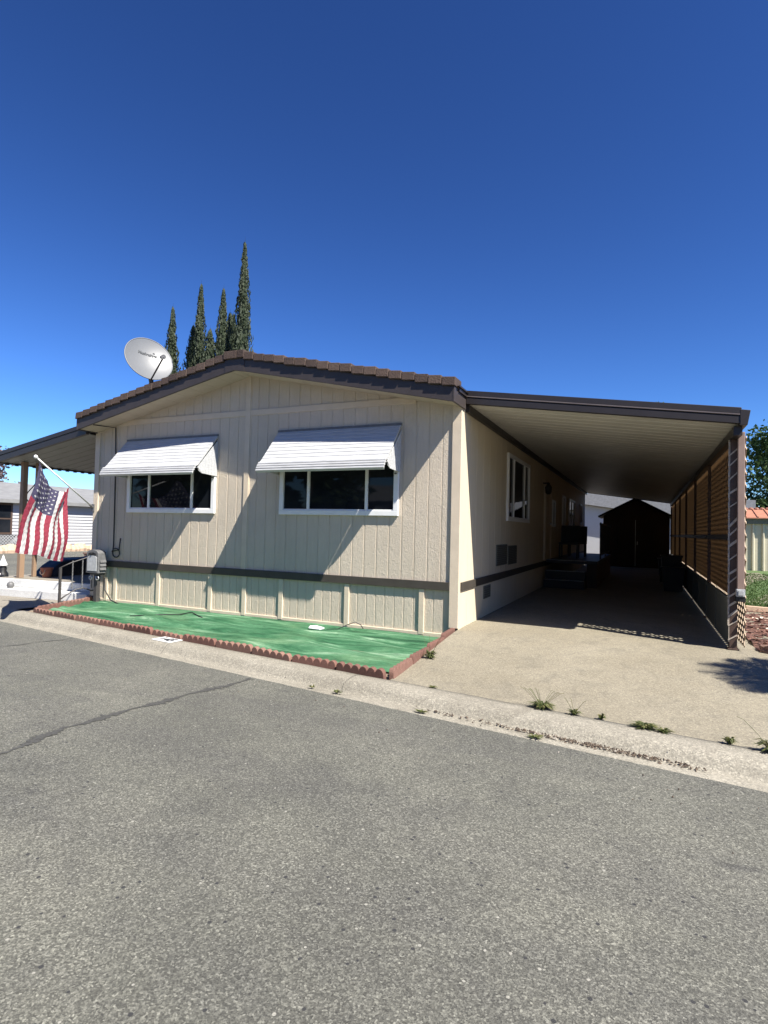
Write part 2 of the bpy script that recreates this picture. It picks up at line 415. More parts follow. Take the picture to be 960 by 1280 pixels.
# entry path to the left and neighbour's drive
ep = MB(); ep.sheet([[(x, back_y(x)+.006, -.142), (x, lerp(back_y(x), .2, .3), -.16), (x, lerp(back_y(x), .2, .7), -.192), (x, .2, -.203), (x, 20, -.203)] for x in (-14, -12.5, -11, -9.5, -8.5, -7.39)])
struct(ep.build('entry_path', M['path']))
nd = MB(); nd.sheet([[(x, back_y(x)+.006, -.142), (x, .2, -.25), (x, 60, -.25)] for x in (-60, -25.5, -20, -14.02)])
struct(nd.build('neighbour_driveway', M['asphalt']))
# road cracks sealed with tar
def crack(pts, w, seed):
    rnd = random.Random(seed); P = []
    for a, b in zip(pts[:-1], pts[1:]):
        for k in range(64): P.append(Vector(a).lerp(Vector(b), k/64))
    L = []; Rr = []
    off = 0
    for i, p in enumerate(P):
        d = (P[min(i+1, len(P)-1)] - P[max(i-1, 0)]).normalized(); n = Vector((-d.y, d.x))
        off = off*.92 + rnd.uniform(-.010, .010)
        ww = w*rnd.uniform(.3, 1.25)*(.65+.35*math.sin(i*.11+seed))
        def zz(q):
            s = edge_y(q.x)-q.y
            return (lerp(-.222, -.218, s/.5) if s < .5 else lerp(-.218, -.19, (s-.5)/2) if s < 2.5 else lerp(-.19, -.16, (s-2.5)/2)) + .004
        a = p + n*(off+ww); b = p + n*(off-ww)
        L.append((a.x, a.y, zz(a))); Rr.append((b.x, b.y, zz(b)))
    q = MB(); q.sheet([L, Rr]); return q
for pts, ww, sd in (([(-1.36, -2.80), (-1.5, -3.5), (-1.57, -4.1), (-1.63, -4.7), (-1.53, -5.3), (-1.5, -6.4)], .058, 3), ([(-4.72, -2.36), (-4.85, -2.8), (-4.97, -3.2), (-5.3, -4.2)], .026, 4)):
    q = MB(); q = crack(pts, ww, sd); struct(q.build('road_crack', M['crack']))

for x in (-4.9, -3.1, -.35, 5.2):
    q = MB(); L = []; Rr = []
    for k, (sd_, z) in enumerate(prof[1:-1]):
        wob = random.uniform(-.012, .012) + .02*k/9; y = lerp(edge_y(x), back_y(x), sd_/.52); L.append((x+wob-.0025, y, z+.003)); Rr.append((x+wob+.0025, y, z+.003))
    q.sheet([L, Rr]); struct(q.build('curb_joint', M['crack']))

# lawn and mulch
mb_ = MB(); mb_.sheet([[(x, y, .02 + .03*math.sin(3.1*x+1.7*y)*math.sin(2.3*y)+random.uniform(-.02, .02)) for y in [.46 + .2*k for k in range(22)]] for x in [3.62 + .2*i for i in range(26)]])
struct(mb_.build('mulch_bed', M['mulch'], smooth=True))
ch = MB()
for _ in range(1500):
    x = random.uniform(3.66, 6.5); y = random.uniform(.5, 4.6); a = random.uniform(0, PI); l = random.uniform(.015, .05); ww = random.uniform(.006, .018); t = random.uniform(-.4, .4)
    d = Vector((math.cos(a)*l, math.sin(a)*l, t*l)); n = Vector((-math.sin(a)*ww, math.cos(a)*ww, random.uniform(-.01, .01))); p = Vector((x, y, .065))
    ch.add([p-d-n, p+d-n, p+d+n, p-d+n], [(0,1,2,3)])
def chipmat():
    t = NT('bark_chip'); g_ = t.n.new('ShaderNodeNewGeometry')
    t.col(t.ramp(g_.outputs['Random Per Island'], [(0, (.055, .024, .018)), (.6, (.13, .06, .042)), (.93, (.22, .115, .08)), (.97, (.6, .52, .42))])).rough(.9); return t.m
struct(ch.build('bark_chips', chipmat(), recalc=False), 'stuff')
lw = MB(); lw.sheet([[(x, y, .0 + .015*math.sin(x*2)*math.sin(y)) for y in (4.95, 7, 10, 14, 18, 20.6, 30, 45)] for x in (3.62, 5, 7, 9, 14, 22, 40)])
struct(lw.build('lawn', M['lawn']))
gr = MB()
for _ in range(15000):
    y = 4.98 + 13*random.random()**1.5; x = random.uniform(3.64, 4.9 + (y-5)*.24); h = random.uniform(.02, .05); a = random.uniform(0, 2*PI); ww = random.uniform(.004, .01)*(1+y*.08)
    n = Vector((math.cos(a), math.sin(a), 0))*ww; lean = Vector((random.uniform(-.04, .04), random.uniform(-.04, .04), h)); p = Vector((x, y, 0))
    gr.add([p-n, p+n, p+lean], [(0,1,2)])
struct(gr.build('grass', M['grass'], recalc=False), 'stuff')

# ------------------------------------------------------------------ THE HOUSE
W = 7.4; LEN = 18.2
def zs(x): return 3.116 + .212*(3.7-abs(x+3.7))       # underside of the eave
house = thing('mobile_home', 'beige mobile home with brown tiled low gable and two white window awnings', 'house', (-3.7, 9, 0))
# front wall with grooved siding
fwm = MB()
def grooved(mb, x0, x1, z0, ztop, y, step, gw=.026, gd=.0055):
    pts = [(x0, y)]; x = x0 + step
    while x < x1 - .03:
        pts += [(x, y), (x+.0006, y+gd), (x+.004, y+gd), (x+gw, y)]; x += step
    pts.append((x1, y))
    extra = -3.7
    out = []
    for a, b in zip(pts[:-1], pts[1:]):
        out.append(a)
        if a[0] < extra < b[0] and callable(ztop): out.append((extra, lerp(a[1], b[1], .5)))
    out.append(pts[-1])
    mb.sheet([[(px, py, z0), (px, py, ztop(px) if callable(ztop) else ztop)] for px, py in out])
grooved(fwm, -W, 0, .55, lambda x: zs(x)+.04, 0, .2032)
fwall = fwm.build('front_wall', M['wall'], house, recalc=False)
sk = MB(); grooved(sk, -W, -.02, -.2, .56, .012, .1524)
skirt = sk.build('skirting', M['wall'], house, recalc=False)
for x in (-7.0, -6.82+.06, -5.66, -4.45, -3.72, -2.98, -1.77, -.55):
    bt = MB(); bt.box(x-.04, x+.04, -.016, .02, -.12, .528); bt.build('skirt_batten', M['trim'], skirt, bevel=.004)
q = MB(); q.box(-W, -.13, -.012, .02, -.19, -.085); q.build('bottom_rail', M['trim'], skirt, bevel=.004)
q = MB(); q.box(-W+.13, -.135, -.032, .02, .528, .645); q.build('belt_trim', M['belt'], house, bevel=.004)
q = MB(); q.box(-.13, .004, -.028, .015, .012, 3.14); q.build('corner_board', M['trim'], house, bevel=.004)
q = MB(); q.box(-.09, -.02, -.018, .06, -.05, .006); q.build('corner_footing', M['black'], house)
q = MB(); q.box(-W-.012, -W+.11, -.028, .06, -.05, 3.13); q.build('corner_board', M['trim'], house, bevel=.004)
q = MB(); q.box(-3.79, -3.69, -.02, .02, .645, 3.9); q.box(-3.69, -3.672, -.008, .02, .645, 3.9); q.build('centre_batten', M['trim'], house, bevel=.003)
q = MB(); q.hexa([(-6.72, -.014, 3.225), (-.7, -.014, 3.225), (-.7, .02, 3.225), (-6.72, .02, 3.225), (-6.72, -.014, 3.32), (-.7, -.014, 3.32), (-.7, .02, 3.32), (-6.72, .02, 3.32)]); q.build('gable_trim', M['trim'], house, bevel=.003)
# side wall, rear and far side walls
sd = MB()
pts = [(0, 0)]; y = .405
while y < LEN:
    pts += [(0, y-.006), (-.006, y-.004), (-.006, y+.004), (0, y+.006)]; y += .406
pts.append((0, LEN))
sd.sheet([[(px, py, -.02), (px, py, 3.3)] for px, py in pts])
swall = sd.build('side_wall', M['side'], house, recalc=False)
q = MB(); q.quad((-W, 0, -.3), (-W, LEN, -.3), (-W, LEN, 3.2), (-W, 0, 3.2)); q.add([(-W, LEN, -.3), (0, LEN, -.3), (0, LEN, 3.2), (-3.7, LEN, 3.95), (-W, LEN, 3.2)], [(0,1,2,3,4)]); q.build('rear_walls', M['side'], house)
q = MB(); q.box(-.004, .026, .07, LEN, .528, .645); q.build('belt_trim', M['belt'], house, bevel=.004)
def vent(y0, y1, z0, z1):
    f = MB(); f.box(-.01, .014, y0, y1, z0, z1); v = f.build('vent', M['panel'], house, bevel=.003)
    s = MB(); n = max(5, int((z1-z0)/.035))
    for k in range(n):
        z = lerp(z0+.03, z1-.03, k/(n-1)); s.box(.014, .021, y0+.03, y1-.03, z-.008, z+.004)
    s.build('louvre', M['belt'], v)
vent(2.14, 2.98, .77, 1.145); vent(3.06, 3.86, .75, 1.11); vent(1.33, 1.76, .285, .49)
# windows: plane given by origin and axes
def window(origin, ax, nrm, wd, z0, z1, mull, fw_=.06, name='window', frame='white'):
    """origin at left lower corner at z=0 on the wall; ax along the wall, nrm outwards"""
    o = Vector(origin); a = Vector(ax); n = Vector(nrm)
    def bx(mb, s0, s1, h0, h1, d0, d1):
        P = []
        for h in (h0, h1):
            for s, d in ((s0, d0), (s1, d0), (s1, d1), (s0, d1)):
                p = o + a*s + n*d; P.append((p.x, p.y, h))
        mb.hexa(P)
    fm = MB()
    bx(fm, 0, wd, z0, z0+fw_, .0, .045); bx(fm, 0, wd, z1-fw_, z1, .0, .045)
    bx(fm, 0, fw_, z0+fw_, z1-fw_, .0, .0445); bx(fm, wd-fw_, wd, z0+fw_, z1-fw_, .0, .0445)
    wob = fm.build(name, M[frame], house, bevel=.004)
    ml = MB()
    for s in mull: bx(ml, s-.022, s+.022, z0+fw_, z1-fw_, .012, .036)
    # inner sash of the sliding leaf
    e = [fw_] + list(mull) + [wd-fw_]
    for s0, s1 in zip(e[:-1], e[1:]):
        bx(ml, s0, s1, z0+fw_, z0+fw_+.018, .014, .026); 
    if mull: ml.build('mullion', M[frame], wob)
    gp = MB(); bx(gp, fw_*.6, wd-fw_*.6, z0+fw_*.6, z1-fw_*.6, .004, .011); gp.build('pane', M['glass'], wob)
    return wob
window((-3.04, 0, 0), (1,0,0), (0,-1,0), 2.10, 1.57, 2.75, (.545, 1.575), .075)
window((-6.49, 0, 0), (1,0,0), (0,-1,0), 2.10, 1.57, 2.75, (.545, 1.575), .075)
window((0, 2.88, 0), (0,1,0), (1,0,0), 2.17, 1.58, 2.86, (.55, 1.62), .07)
window((0, 8.55, 0), (0,1,0), (1,0,0), .55, 1.55, 2.3, (), .06)
window((0, 10.7, 0), (0,1,0), (1,0,0), .6, 1.55, 2.55, (), .06)
window((0, 12.3, 0), (0,1,0), (1,0,0), 1.7, 1.55, 2.55, (.85,), .06)
window((0, 15.9, 0), (0,1,0), (1,0,0), .7, 1.75, 2.55, (), .06)
# side door
q = MB()
q.box(-.002, .05, 7.2, 7.28, .68, 2.72); q.box(-.002, .05, 8.18, 8.26, .68, 2.72); q.box(-.002, .05, 7.28, 8.18, 2.64, 2.72)
df = q.build('door_frame', M['trim'], house, bevel=.004)
q = MB(); q.box(.0, .03, 7.28, 8.18, .7, 2.64)
for z0, z1 in ((.85, 1.45), (1.75, 2.45)):
    q.box(.03, .036, 7.4, 7.44, z0, z1); q.box(.03, .036, 8.02, 8.06, z0, z1); q.box(.03, .036, 7.44, 8.02, z0, z0+.04); q.box(.03, .036, 7.44, 8.02, z1-.04, z1)
dr = q.build('door', M['trim'], house)
q = MB(); q.tube([(.03, 8.08, 1.62), (.09, 8.08, 1.62)], [.025, .035], 10); q.build('door_knob', M['alu'], dr)
q = MB(); q.lathe((.13, 7.08, 2.35), [(.04, 0), (.075, .04), (.085, .18), (.05, .24), (.02, .3)], 10); q.box(-.0, .13, 7.06, 7.10, 2.62, 2.65); q.build('wall_lamp', M['black'], house, smooth=False)
# roof
rf = MB(); N = 28
ysr = [-.40] + [(-.40 + (LEN+.9)*k/N) for k in range(1, N+1)]
for sgn in (-1, 1):
    rows = []
    for k in range(19):
        t = k/18; x = -3.7 + sgn*lerp(0, 3.72 if sgn < 0 else 3.77, t); lift = .03 if k % 2 == 0 else 0
        rows.append([(x, y, zs(x) + .20 + (.02 if (k % 1 == 0) else 0)) for y in ysr])
        if 0 < k < 18: rows.append([(x+sgn*.003, y, zs(x)+.19) for y in ysr])
    rf.sheet(rows)
roof = rf.build('roof', M['tile'], house)
q = MB(); q.hexa([(-7.40, -.415, zs(-7.40)+.012), (-3.7, -.415, zs(-3.7)+.012), (-3.7, -.01, zs(-3.7)+.012), (-7.40, -.01, zs(-7.40)+.012), (-7.40, -.415, zs(-7.40)+.02), (-3.7, -.415, zs(-3.7)+.02), (-3.7, -.01, zs(-3.7)+.02), (-7.40, -.01, zs(-7.40)+.02)])
q.hexa([(-3.7, -.415, zs(-3.7)+.012), (.01, -.415, zs(.01)+.012), (.01, -.01, zs(.01)+.012), (-3.7, -.01, zs(-3.7)+.012), (-3.7, -.415, zs(-3.7)+.02), (.01, -.415, zs(.01)+.02), (.01, -.01, zs(.01)+.02), (-3.7, -.01, zs(-3.7)+.02)])
sx = [-7.41]
x = -7.41
while x < .02:
    e = min(x+.30, .02)
    if x < -3.7 < e: e = -3.7
    sx.append(e); x = e
for x0, x1 in zip(sx[:-1], sx[1:]):
    x0 += .003; x1 -= .003
    q.hexa([(x0, -.42, zs(x0)), (x1, -.42, zs(x1)), (x1, .0, zs(x1)), (x0, .0, zs(x0)), (x0, -.42, zs(x0)+.03), (x1, -.42, zs(x1)+.03), (x1, .0, zs(x1)+.03), (x0, .0, zs(x0)+.03)])
sf = q.build('soffit', M['soffit'], house)
q = MB()
for x0, x1 in ((-7.37, -3.88), (-3.50, -.0)):
    b0, b1 = zs(x0)-.012, zs(x1)-.012
    q.hexa([(x0, -.455, b0), (x1, -.455, b1), (x1, -.42, b1), (x0, -.42, b0), (x0, -.455, b0+.20), (x1, -.455, b1+.20), (x1, -.42, b1+.20), (x0, -.42, b0+.20)])
q.build('fascia', M['fascia'], house, bevel=.003)
q = MB(); za = zs(-3.88)-.016
q.add([(-3.885, -.462, za), (-3.7, -.462, zs(-3.7)-.02), (-3.495, -.462, za), (-3.495, -.462, za+.205), (-3.7, -.462, zs(-3.7)+.175), (-3.885, -.462, za+.205),
       (-3.885, -.42, za), (-3.7, -.42, zs(-3.7)-.02), (-3.495, -.42, za), (-3.495, -.42, za+.205), (-3.7, -.42, zs(-3.7)+.175), (-3.885, -.42, za+.205)],
      [(0,1,4,5), (1,2,3,4), (6,7,10,11), (7,8,9,10), (0,1,7,6), (1,2,8,7), (2,3,9,8), (3,4,10,9), (4,5,11,10), (5,0,6,11)])
q.build('ridge_plate', M['fascia'], house)
# eave returns at both ends (the boxed ends of the overhang)
q = MB(); q.box(-.002, .028, -.458, .085, 3.10, 3.31); q.build('eave_return', M['fascia'], house, bevel=.003)
q = MB(); q.box(-7.405, -7.372, -.458, 1.2, zs(-7.37)-.02, 3.32); q.build('eave_return', M['fascia'], house, bevel=.003)
q = MB(); q.hexa([(.028, -.3, 3.27), (.05, -.3, 3.27), (.05, LEN, 3.27), (.028, LEN, 3.27), (.028, -.3, 3.36), (.05, -.3, 3.36), (.05, LEN, 3.36), (.028, LEN, 3.36)]); q.build('drip_edge', M['cfascia'], house)
# rake tiles
q = MB(); nt = 18; rr = random.Random(5)
for sgn in (-1, 1):
    x_in = -3.7 + sgn*.20; x_out = (-7.42 if sgn < 0 else .05)
    for k in range(nt):
        a = lerp(x_in, x_out, k/nt); b = lerp(x_in, x_out, (k+.965)/nt)
        za, zb = zs(a)+.185, zs(b)+.185+.022
        j = rr.uniform(-.006, .006); y0 = -.492 + rr.uniform(-.006, .006); y1 = -.20
        h = .112 + rr.uniform(-.003, .004)
        vs = [(a, y0, za-.01+j), (b, y0, zb-.01+j), (b, y1, zb-.01+j), (a, y1, za-.01+j), (a, y0+.012, za+h+j), (b, y0+.012, zb+h+j), (b, y1, zb+h+j), (a, y1, za+h+j)]
        if sgn < 0: vs = [vs[i] for i in (1, 0, 3, 2, 5, 4, 7, 6)]
        q.hexa(vs)
zr0 = zs(-3.7)+.175
for a, b in ((-3.895, -3.63), (-3.625, -3.49)):
    q.box(a, b, -.497, -.2, zr0-.012, zr0+.115)
q.build('rake_tiles', M['tile'], roof, bevel=.008)
q = MB()
y = -.2
while y < LEN+.3:
    q.box(-3.84, -3.56, y, y+.41, zs(-3.7)+.19, zs(-3.7)+.27); y += .4
q.build('ridge_tiles', M['tile'], roof, bevel=.02)

# window awnings
def awning(x0, x1):
    D = .52; zt, zl = 2.915, 2.365
    q = MB(); n = 9
    pr = [(0, zt+.012), (-.012, zt)]
    for k in range(n):
        t0, t1 = k/n, (k+1)/n
        ya, za = lerp(-.012, -D+.035, t0), lerp(zt, zl, t0)
        yb, zb_ = lerp(-.012, -D+.035, t1), lerp(zt, zl, t1)
        pr += [(ya-.004, za+.006), (yb-.006, zb_+.012)]
    for k in range(4):
        z = zl - k*.037; yy = -D - (0, .026, .046, .058)[k]
        pr += [(yy-.004, z), (yy-.020, z-.008), (yy-.026, z-.026), (yy-.012, z-.036)]
    top = pr[:]
    bot = [(y+.022, z-.02) for y, z in pr[::-1]]
    poly = [(x0, y, z) for y, z in top+bot]
    q.prism(poly, (x1-x0, 0, 0))
    a = q.build('window_awning', M['awning'], house)
    for sx, xx in ((1, x1-.012), (-1, x0)):
        s = MB(); g_ = .026
        def line(y): return lerp(zt, zl, (-y)/(D-.035)) - .03 - g_
        ns = 7; out = []
        P = [(-.004, 2.215)]
        P += [(-D*.72, 2.235), (-D*.86, 2.27), (-D*.93, 2.33), (-D*.93, line(-D*.93))]
        P += [(-.004, line(-.004)-.01)]
        s.prism([(xx, y, z) for y, z in P], (.012, 0, 0))
        for k in range(1, ns):
            y = -D*.93*k/ns
            s.box(xx+(.012 if sx > 0 else -.005), xx+(.017 if sx > 0 else 0), y-.012, y-.004, 2.25+.03*(k > 4), line(y)-.01)
        s.build('side_wing', M['awning'], a)
    h = MB(); h.box(x0-.01, x1+.01, -.03, -.002, zt-.005, zt+.03); h.build('hinge_rail', M['grey'], a)
    br = MB(); br.tube([(x1-.05, -.02, 2.2), (x1-.05, -.09, 2.19)], .012, 6); br.build('bracket', M['darkmetal'], a)
awning(-3.10, -.925); awning(-6.55, -4.376)

# phone / aerial cable down the front wall
c = MB(); P = [(-7.02, -.40, 3.19), (-6.88, -.02, 3.19), (-6.86, -.012, 2.6), (-6.84, -.012, 1.6), (-6.83, -.012, .95), (-6.84, -.016, .80)]
for k in range(11): t = -PI + 1.9*PI*k/10; P.append((-6.74+.10*math.cos(t), -.018-.002*k, .80+.085*math.sin(t)))
P += [(-6.655, -.03, .86), (-6.64, -.02, 1.08)]
c.tube(P, .011, 6); c.build('cable', M['black'], house, smooth=True)

# ------------------------------------------------------------------ SATELLITE DISH
dc = Vector((-6.762, .6, 4.683)); dn = Vector((.86, -.375, .345)).normalized()
dish = thing('satellite_dish', 'grey satellite dish on a mast at the left eave of the tiled roof', 'satellite dish', (-6.82, .75, 3.42))
du = Vector((0,0,1)); dx = du.cross(dn).normalized(); dy = dn.cross(dx).normalized()
rl = R(-6)
q = MB(); rings = 9; ns = 40; Rw, Rh = .47, .475; rows = []
for i in range(rings+1):
    t = i/rings; rows.append([dc + dx*(Rw*t*math.cos(2*PI*k/ns)) + dy*(Rh*t*math.sin(2*PI*k/ns)) + dn*(.085*t*t-.06) for k in range(ns+1)])
q.sheet(rows)
rows = [[p - dn*.012 for p in g_] for g_ in rows]; q.sheet(rows)
rim = [dc + dx*(Rw*math.cos(2*PI*k/ns)) + dy*(Rh*math.sin(2*PI*k/ns)) + dn*.019 for k in range(ns+1)]
refl = q.build('reflector', M['dish'], dish, smooth=True)
q = MB(); q.tube(rim, .011, 6); q.build('rim', M['dish'], refl, smooth=True)
bot = dc - dy*.47 + dn*.015
q = MB(); tip = dc + dn*.72 - dy*.40; q.tube([bot - dn*.05, bot + dn*.06, tip], .017, 6); arm = q.build('feed_arm', M['darkmetal'], dish)
q = MB(); q.tube([tip, tip + (dc-tip).normalized()*.14], [.045, .03], 10); q.build('feed_horn', M['grey'], arm)
q = MB(); back = dc - dn*.09 - dy*.25
q.tube([(-6.82, .75, 3.38), (-6.82, .75, 4.30)], .032, 10); q.tube([(-6.82, .75, 4.12), back], .026, 8); q.bar(back + dx*.14, back - dx*.14, .05, .12)
for sx in (-1, 1): q.tube([back + dx*.13*sx, dc - dn*.07 + dx*.2*sx], .014, 6)
q.tube([(-6.82, .75, 4.05), bot - dn*.04], .018, 6)
q.build('mast', M['darkmetal'], dish)
q = MB(); q.tube([(-6.86, .74, 3.5), (-6.92, .70, 3.85), (-6.9, .68, 4.1), (-6.84, .72, 4.25)], .01, 6); q.build('cable', M['black'], dish)
def text_mesh(name, body, size, mat, parent, origin, xa, ya, za, align='CENTER', shear=0, depth=.001):
    cu = bpy.data.curves.new(name, 'FONT'); cu.body = body; cu.size = size; cu.align_x = align; cu.align_y = 'CENTER'; cu.extrude = depth; cu.shear = shear; cu.offset = size*.045
    to = bpy.data.objects.new(name + '_curve', cu); COL.objects.link(to)
    bpy.context.view_layer.update()
    dg = bpy.context.evaluated_depsgraph_get(); me = bpy.data.meshes.new_from_object(to.evaluated_get(dg))
    bpy.data.objects.remove(to); bpy.data.curves.remove(cu)
    o = Vector((0,0,0)); p = parent
    while p is not None: o += p.location; p = p.parent
    for v in me.vertices:
        x, y, z = v.co; v.co = origin(x, y, z) - o if callable(origin) else Vector(origin) + xa*x + ya*y + za*z - o
    me.materials.clear(); me.materials.append(mat)
    ob = bpy.data.objects.new(name, me); COL.objects.link(ob); ob.parent = parent; return ob
tx = (dx*math.cos(rl) + dy*math.sin(rl)); ty = (-dx*math.sin(rl) + dy*math.cos(rl))
def dpt(x, y, z):
    p = tx*x + ty*y; off = dy*.14
    s = (p+off).dot(dx)**2 + (p+off).dot(dy)**2
    return dc + p + off + dn*(.085*s/.2256-.06+.009+z)
text_mesh('lettering', 'HughesNet', .078, M['letter'], refl, dpt, None, None, None)
q = MB(); q.add([dpt(.10, .055, .001), dpt(.145, .048, .001), dpt(.145, .06, .001), dpt(.105, .072, .001)], [(0,1,2,3)]); q.build('swoosh', M['letter'], refl)

# ------------------------------------------------------------------ CARPORT
X1 = 3.43; CY0, CY1 = .10, 18.45
def cz(x): return lerp(3.18, 2.70, (x-.03)/(X1-.03))
cp = thing('carport', 'dark trimmed lean to carport on the right side of the house with brown lattice wall', 'carport', (1.7, 9, 0))
q = MB(); rows = []; y = CY0 + .02
top = []
while y < CY1:
    for yy, d in ((y, 0), (y+.012, .022), (y+.03, .022), (y+.045, 0), (y+.24, 0)):
        rows.append([(.03, yy, cz(.03)+d+.005), (X1, yy, cz(X1)+d+.005)])
    y += .26
q.sheet(rows)
q.hexa([(.03, CY0, cz(.03)+.10), (X1, CY0, cz(X1)+.10), (X1, CY1, cz(X1)+.10), (.03, CY1, cz(.03)+.10), (.03, CY0, cz(.03)+.13), (X1, CY0, cz(X1)+.13), (X1, CY1, cz(X1)+.13), (.03, CY1, cz(.03)+.13)])
q.build('roof_panel', M['pan'], cp, recalc=False)
def slope_bar(mb, x0, x1, y0, y1, d0, d1):
    mb.hexa([(x0, y0, cz(x0)+d0), (x1, y0, cz(x1)+d0), (x1, y1, cz(x1)+d0), (x0, y1, cz(x0)+d0), (x0, y0, cz(x0)+d1), (x1, y0, cz(x1)+d1), (x1, y1, cz(x1)+d1), (x0, y1, cz(x0)+d1)])
q = MB(); slope_bar(q, .032, X1-.06, CY0-.03, CY0+.04, 0, .085); slope_bar(q, .032, X1-.06, CY0-.02, CY0+.04, .089, .10); slope_bar(q, .032, X1-.06, CY0-.035, CY0+.04, .116, .19)
fa = q.build('front_fascia', M['cfascia'], cp, bevel=.004)
q = MB(); slope_bar(q, .034, X1-.062, CY0-.036, CY0+.038, .1005, .1155); q.build('groove', M['cstripe'], fa)
q = MB()
q.prism([(X1-.075, CY0-.038, cz(X1)-.012), (X1+.0, CY0-.038, cz(X1)-.012), (X1+.03, CY0-.038, cz(X1)+.16), (X1-.075, CY0-.038, cz(X1)+.178)], (0, CY1-CY0+.06, 0)); q.build('gutter', M['cfascia'], cp, bevel=.004)
q = MB(); q.box(X1-.13, X1-.04, CY0+.05, CY1, 2.585, 2.688); q.build('edge_beam', M['cfascia'], cp)
q = MB(); q.box(.004, .06, CY0+.05, CY1, 3.075, 3.178); q.build('ledger', M['cfascia'], cp)
q = MB(); slope_bar(q, .032, X1, CY1-.03, CY1+.03, -.02, .16); q.build('rear_fascia', M['cfascia'], cp)
px = X1-.085
POSTS = (.50, 3.45, 6.4, 9.35, 12.3, 15.25, 18.62)
for y in POSTS:
    hw_ = .045 if y == .50 else .024
    q = MB(); q.box(px-.042 if y == .50 else px-.016, px+.042, y-hw_, y+hw_, 0.002, 2.586); q.box(px-.06, px+.06, y-.06, y+.06, .003, .02); q.build('post', M['postbrown'], cp, bevel=.004)
def lattice(x, y0, y1, z0, z1, pitch=.15, wd=.046, th=.008):
    mb = MB(); h = z1-z0; wd_y = y1-y0
    for sgn, xo in ((1, 0), (-1, th+.001)):
        n = int((wd_y+h)/pitch)+1
        for k in range(n+1):
            s = y0 - h + k*pitch if sgn > 0 else y0 + k*pitch
            # centre line y = s + (z-z0) (sgn>0)  or y = s - (z-z0)
            ta, tb = 0, h
            if sgn > 0: ta = max(ta, y0-s); tb = min(tb, y1-s)
            else: ta = max(ta, s-y1); tb = min(tb, s-y0)
            if tb-ta < .03: continue
            a = (x+xo, s+sgn*ta, z0+ta); b = (x+xo, s+sgn*tb, z0+tb)
            mb.bar(a, b, wd*.9, th, up=(1,0,0))
    return mb
for a, b in zip(POSTS[:-1], POSTS[1:]):
    y0 = a-.09 if a == POSTS[0] else a+.05
    o = lattice(px+.112, y0, b-.05 if b != POSTS[-1] else b+.2, .06, 2.60).build('lattice_panel', M['lattice'], cp, recalc=False)
    q = MB(); q.box(px-.03, px-.017, a+.046, b, 1.34, 1.41); q.build('mid_rail', M['cfascia'], cp)
    q = MB(); q.box(px-.03, px-.012, a+.046, b-.046, .03, .62); q.box(px-.045, px-.0301, a+.046, b-.046, .585, .625); q.box(px-.04, px-.0301, (a+b)/2-.02, (a+b)/2+.02, .04, .585); q.build('lower_panel', M['panel'], cp)
    q = MB(); ya = .79 if a == POSTS[0] else a+.025; q.box(px+.03, px+.034, ya, b-.025, .62, 2.58); q.build('shade_cloth', M['cloth'], cp)
q = MB(); rr = random.Random(31); z = .12  # pale slats laid on the front post for its spots of sunlight
while z < 2.5:
    q.bar((px-.055, .449, z), (px+.04, .449, z+.085+rr.uniform(-.02, .03)), .022*rr.uniform(.5, 1.3), .007, up=(0,1,0)); z += rr.choice((.11, .13, .24, .17))
q.box(px-.05, px-.042, .4535, .4549, .1, 2.55); q.build('light_spot_slats', M['slat'], cp)
q = MB(); rr = random.Random(8); z = .3  # pale dashes standing in for a lattice edge catching the sun
while z < 2.56: q.box(px-.062, px-.052, .443, .452, z, z+rr.uniform(.05, .1)); z += .13
q.box(px-.060, px-.054, .4525, .455, .3, 2.56); q.build('sunlit_edge_dashes', M['slat'], cp)
q = MB(); q.box(px+.03, px+.105, .385, .44, .75, 2.66); cdn = q.build('downspout', simple('brown_downspout', (.27, .19, .155), .5, .1, 5), cp, bevel=.006)
q = MB(); q.box(px+.02, px+.11, .36, .448, .66, .75); q.box(px+.035, px+.095, .345, .36, .675, .735); ob_ = q.build('outlet_box', M['greyplastic'], cp, bevel=.004)
q = MB(); q.box(px+.015, px+.115, .37, .447, .60, .66); q.build('outlet_cover', M['black'], ob_)

# ------------------------------------------------------------------ PORCH inside the carport
pc = thing('side_porch', 'dark carpeted side porch with two steps at the door under the carport', 'porch', (.7, 10, 0))
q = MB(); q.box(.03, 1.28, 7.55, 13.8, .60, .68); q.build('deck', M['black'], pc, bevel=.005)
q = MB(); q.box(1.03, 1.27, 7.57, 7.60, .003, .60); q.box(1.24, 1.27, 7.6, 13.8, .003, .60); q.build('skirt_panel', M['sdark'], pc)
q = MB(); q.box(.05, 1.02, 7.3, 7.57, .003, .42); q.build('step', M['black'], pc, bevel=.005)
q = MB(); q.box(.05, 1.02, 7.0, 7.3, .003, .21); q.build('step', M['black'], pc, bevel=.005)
for y, z in ((6.995, .21), (7.295, .42), (7.545, .68)):
    q = MB(); q.box(.05, 1.02, y-.008, y+.03, z-.006, z+.008); q.build('nosing', M['greyplastic'], pc)
rl_ = MB()
for y in (9.2, 11.4, 13.7): rl_.box(1.22, 1.26, y-.02, y+.02, .68, 1.7)
rl_.box(1.21, 1.27, 9.2, 13.7, 1.62, 1.68); rl_.box(1.22, 1.26, 9.2, 13.7, .78, .83)
y = 9.35
while y < 13.6: rl_.box(1.232, 1.248, y-.008, y+.008, .83, 1.62); y += .13
rl_.build('railing', M['black'], pc)
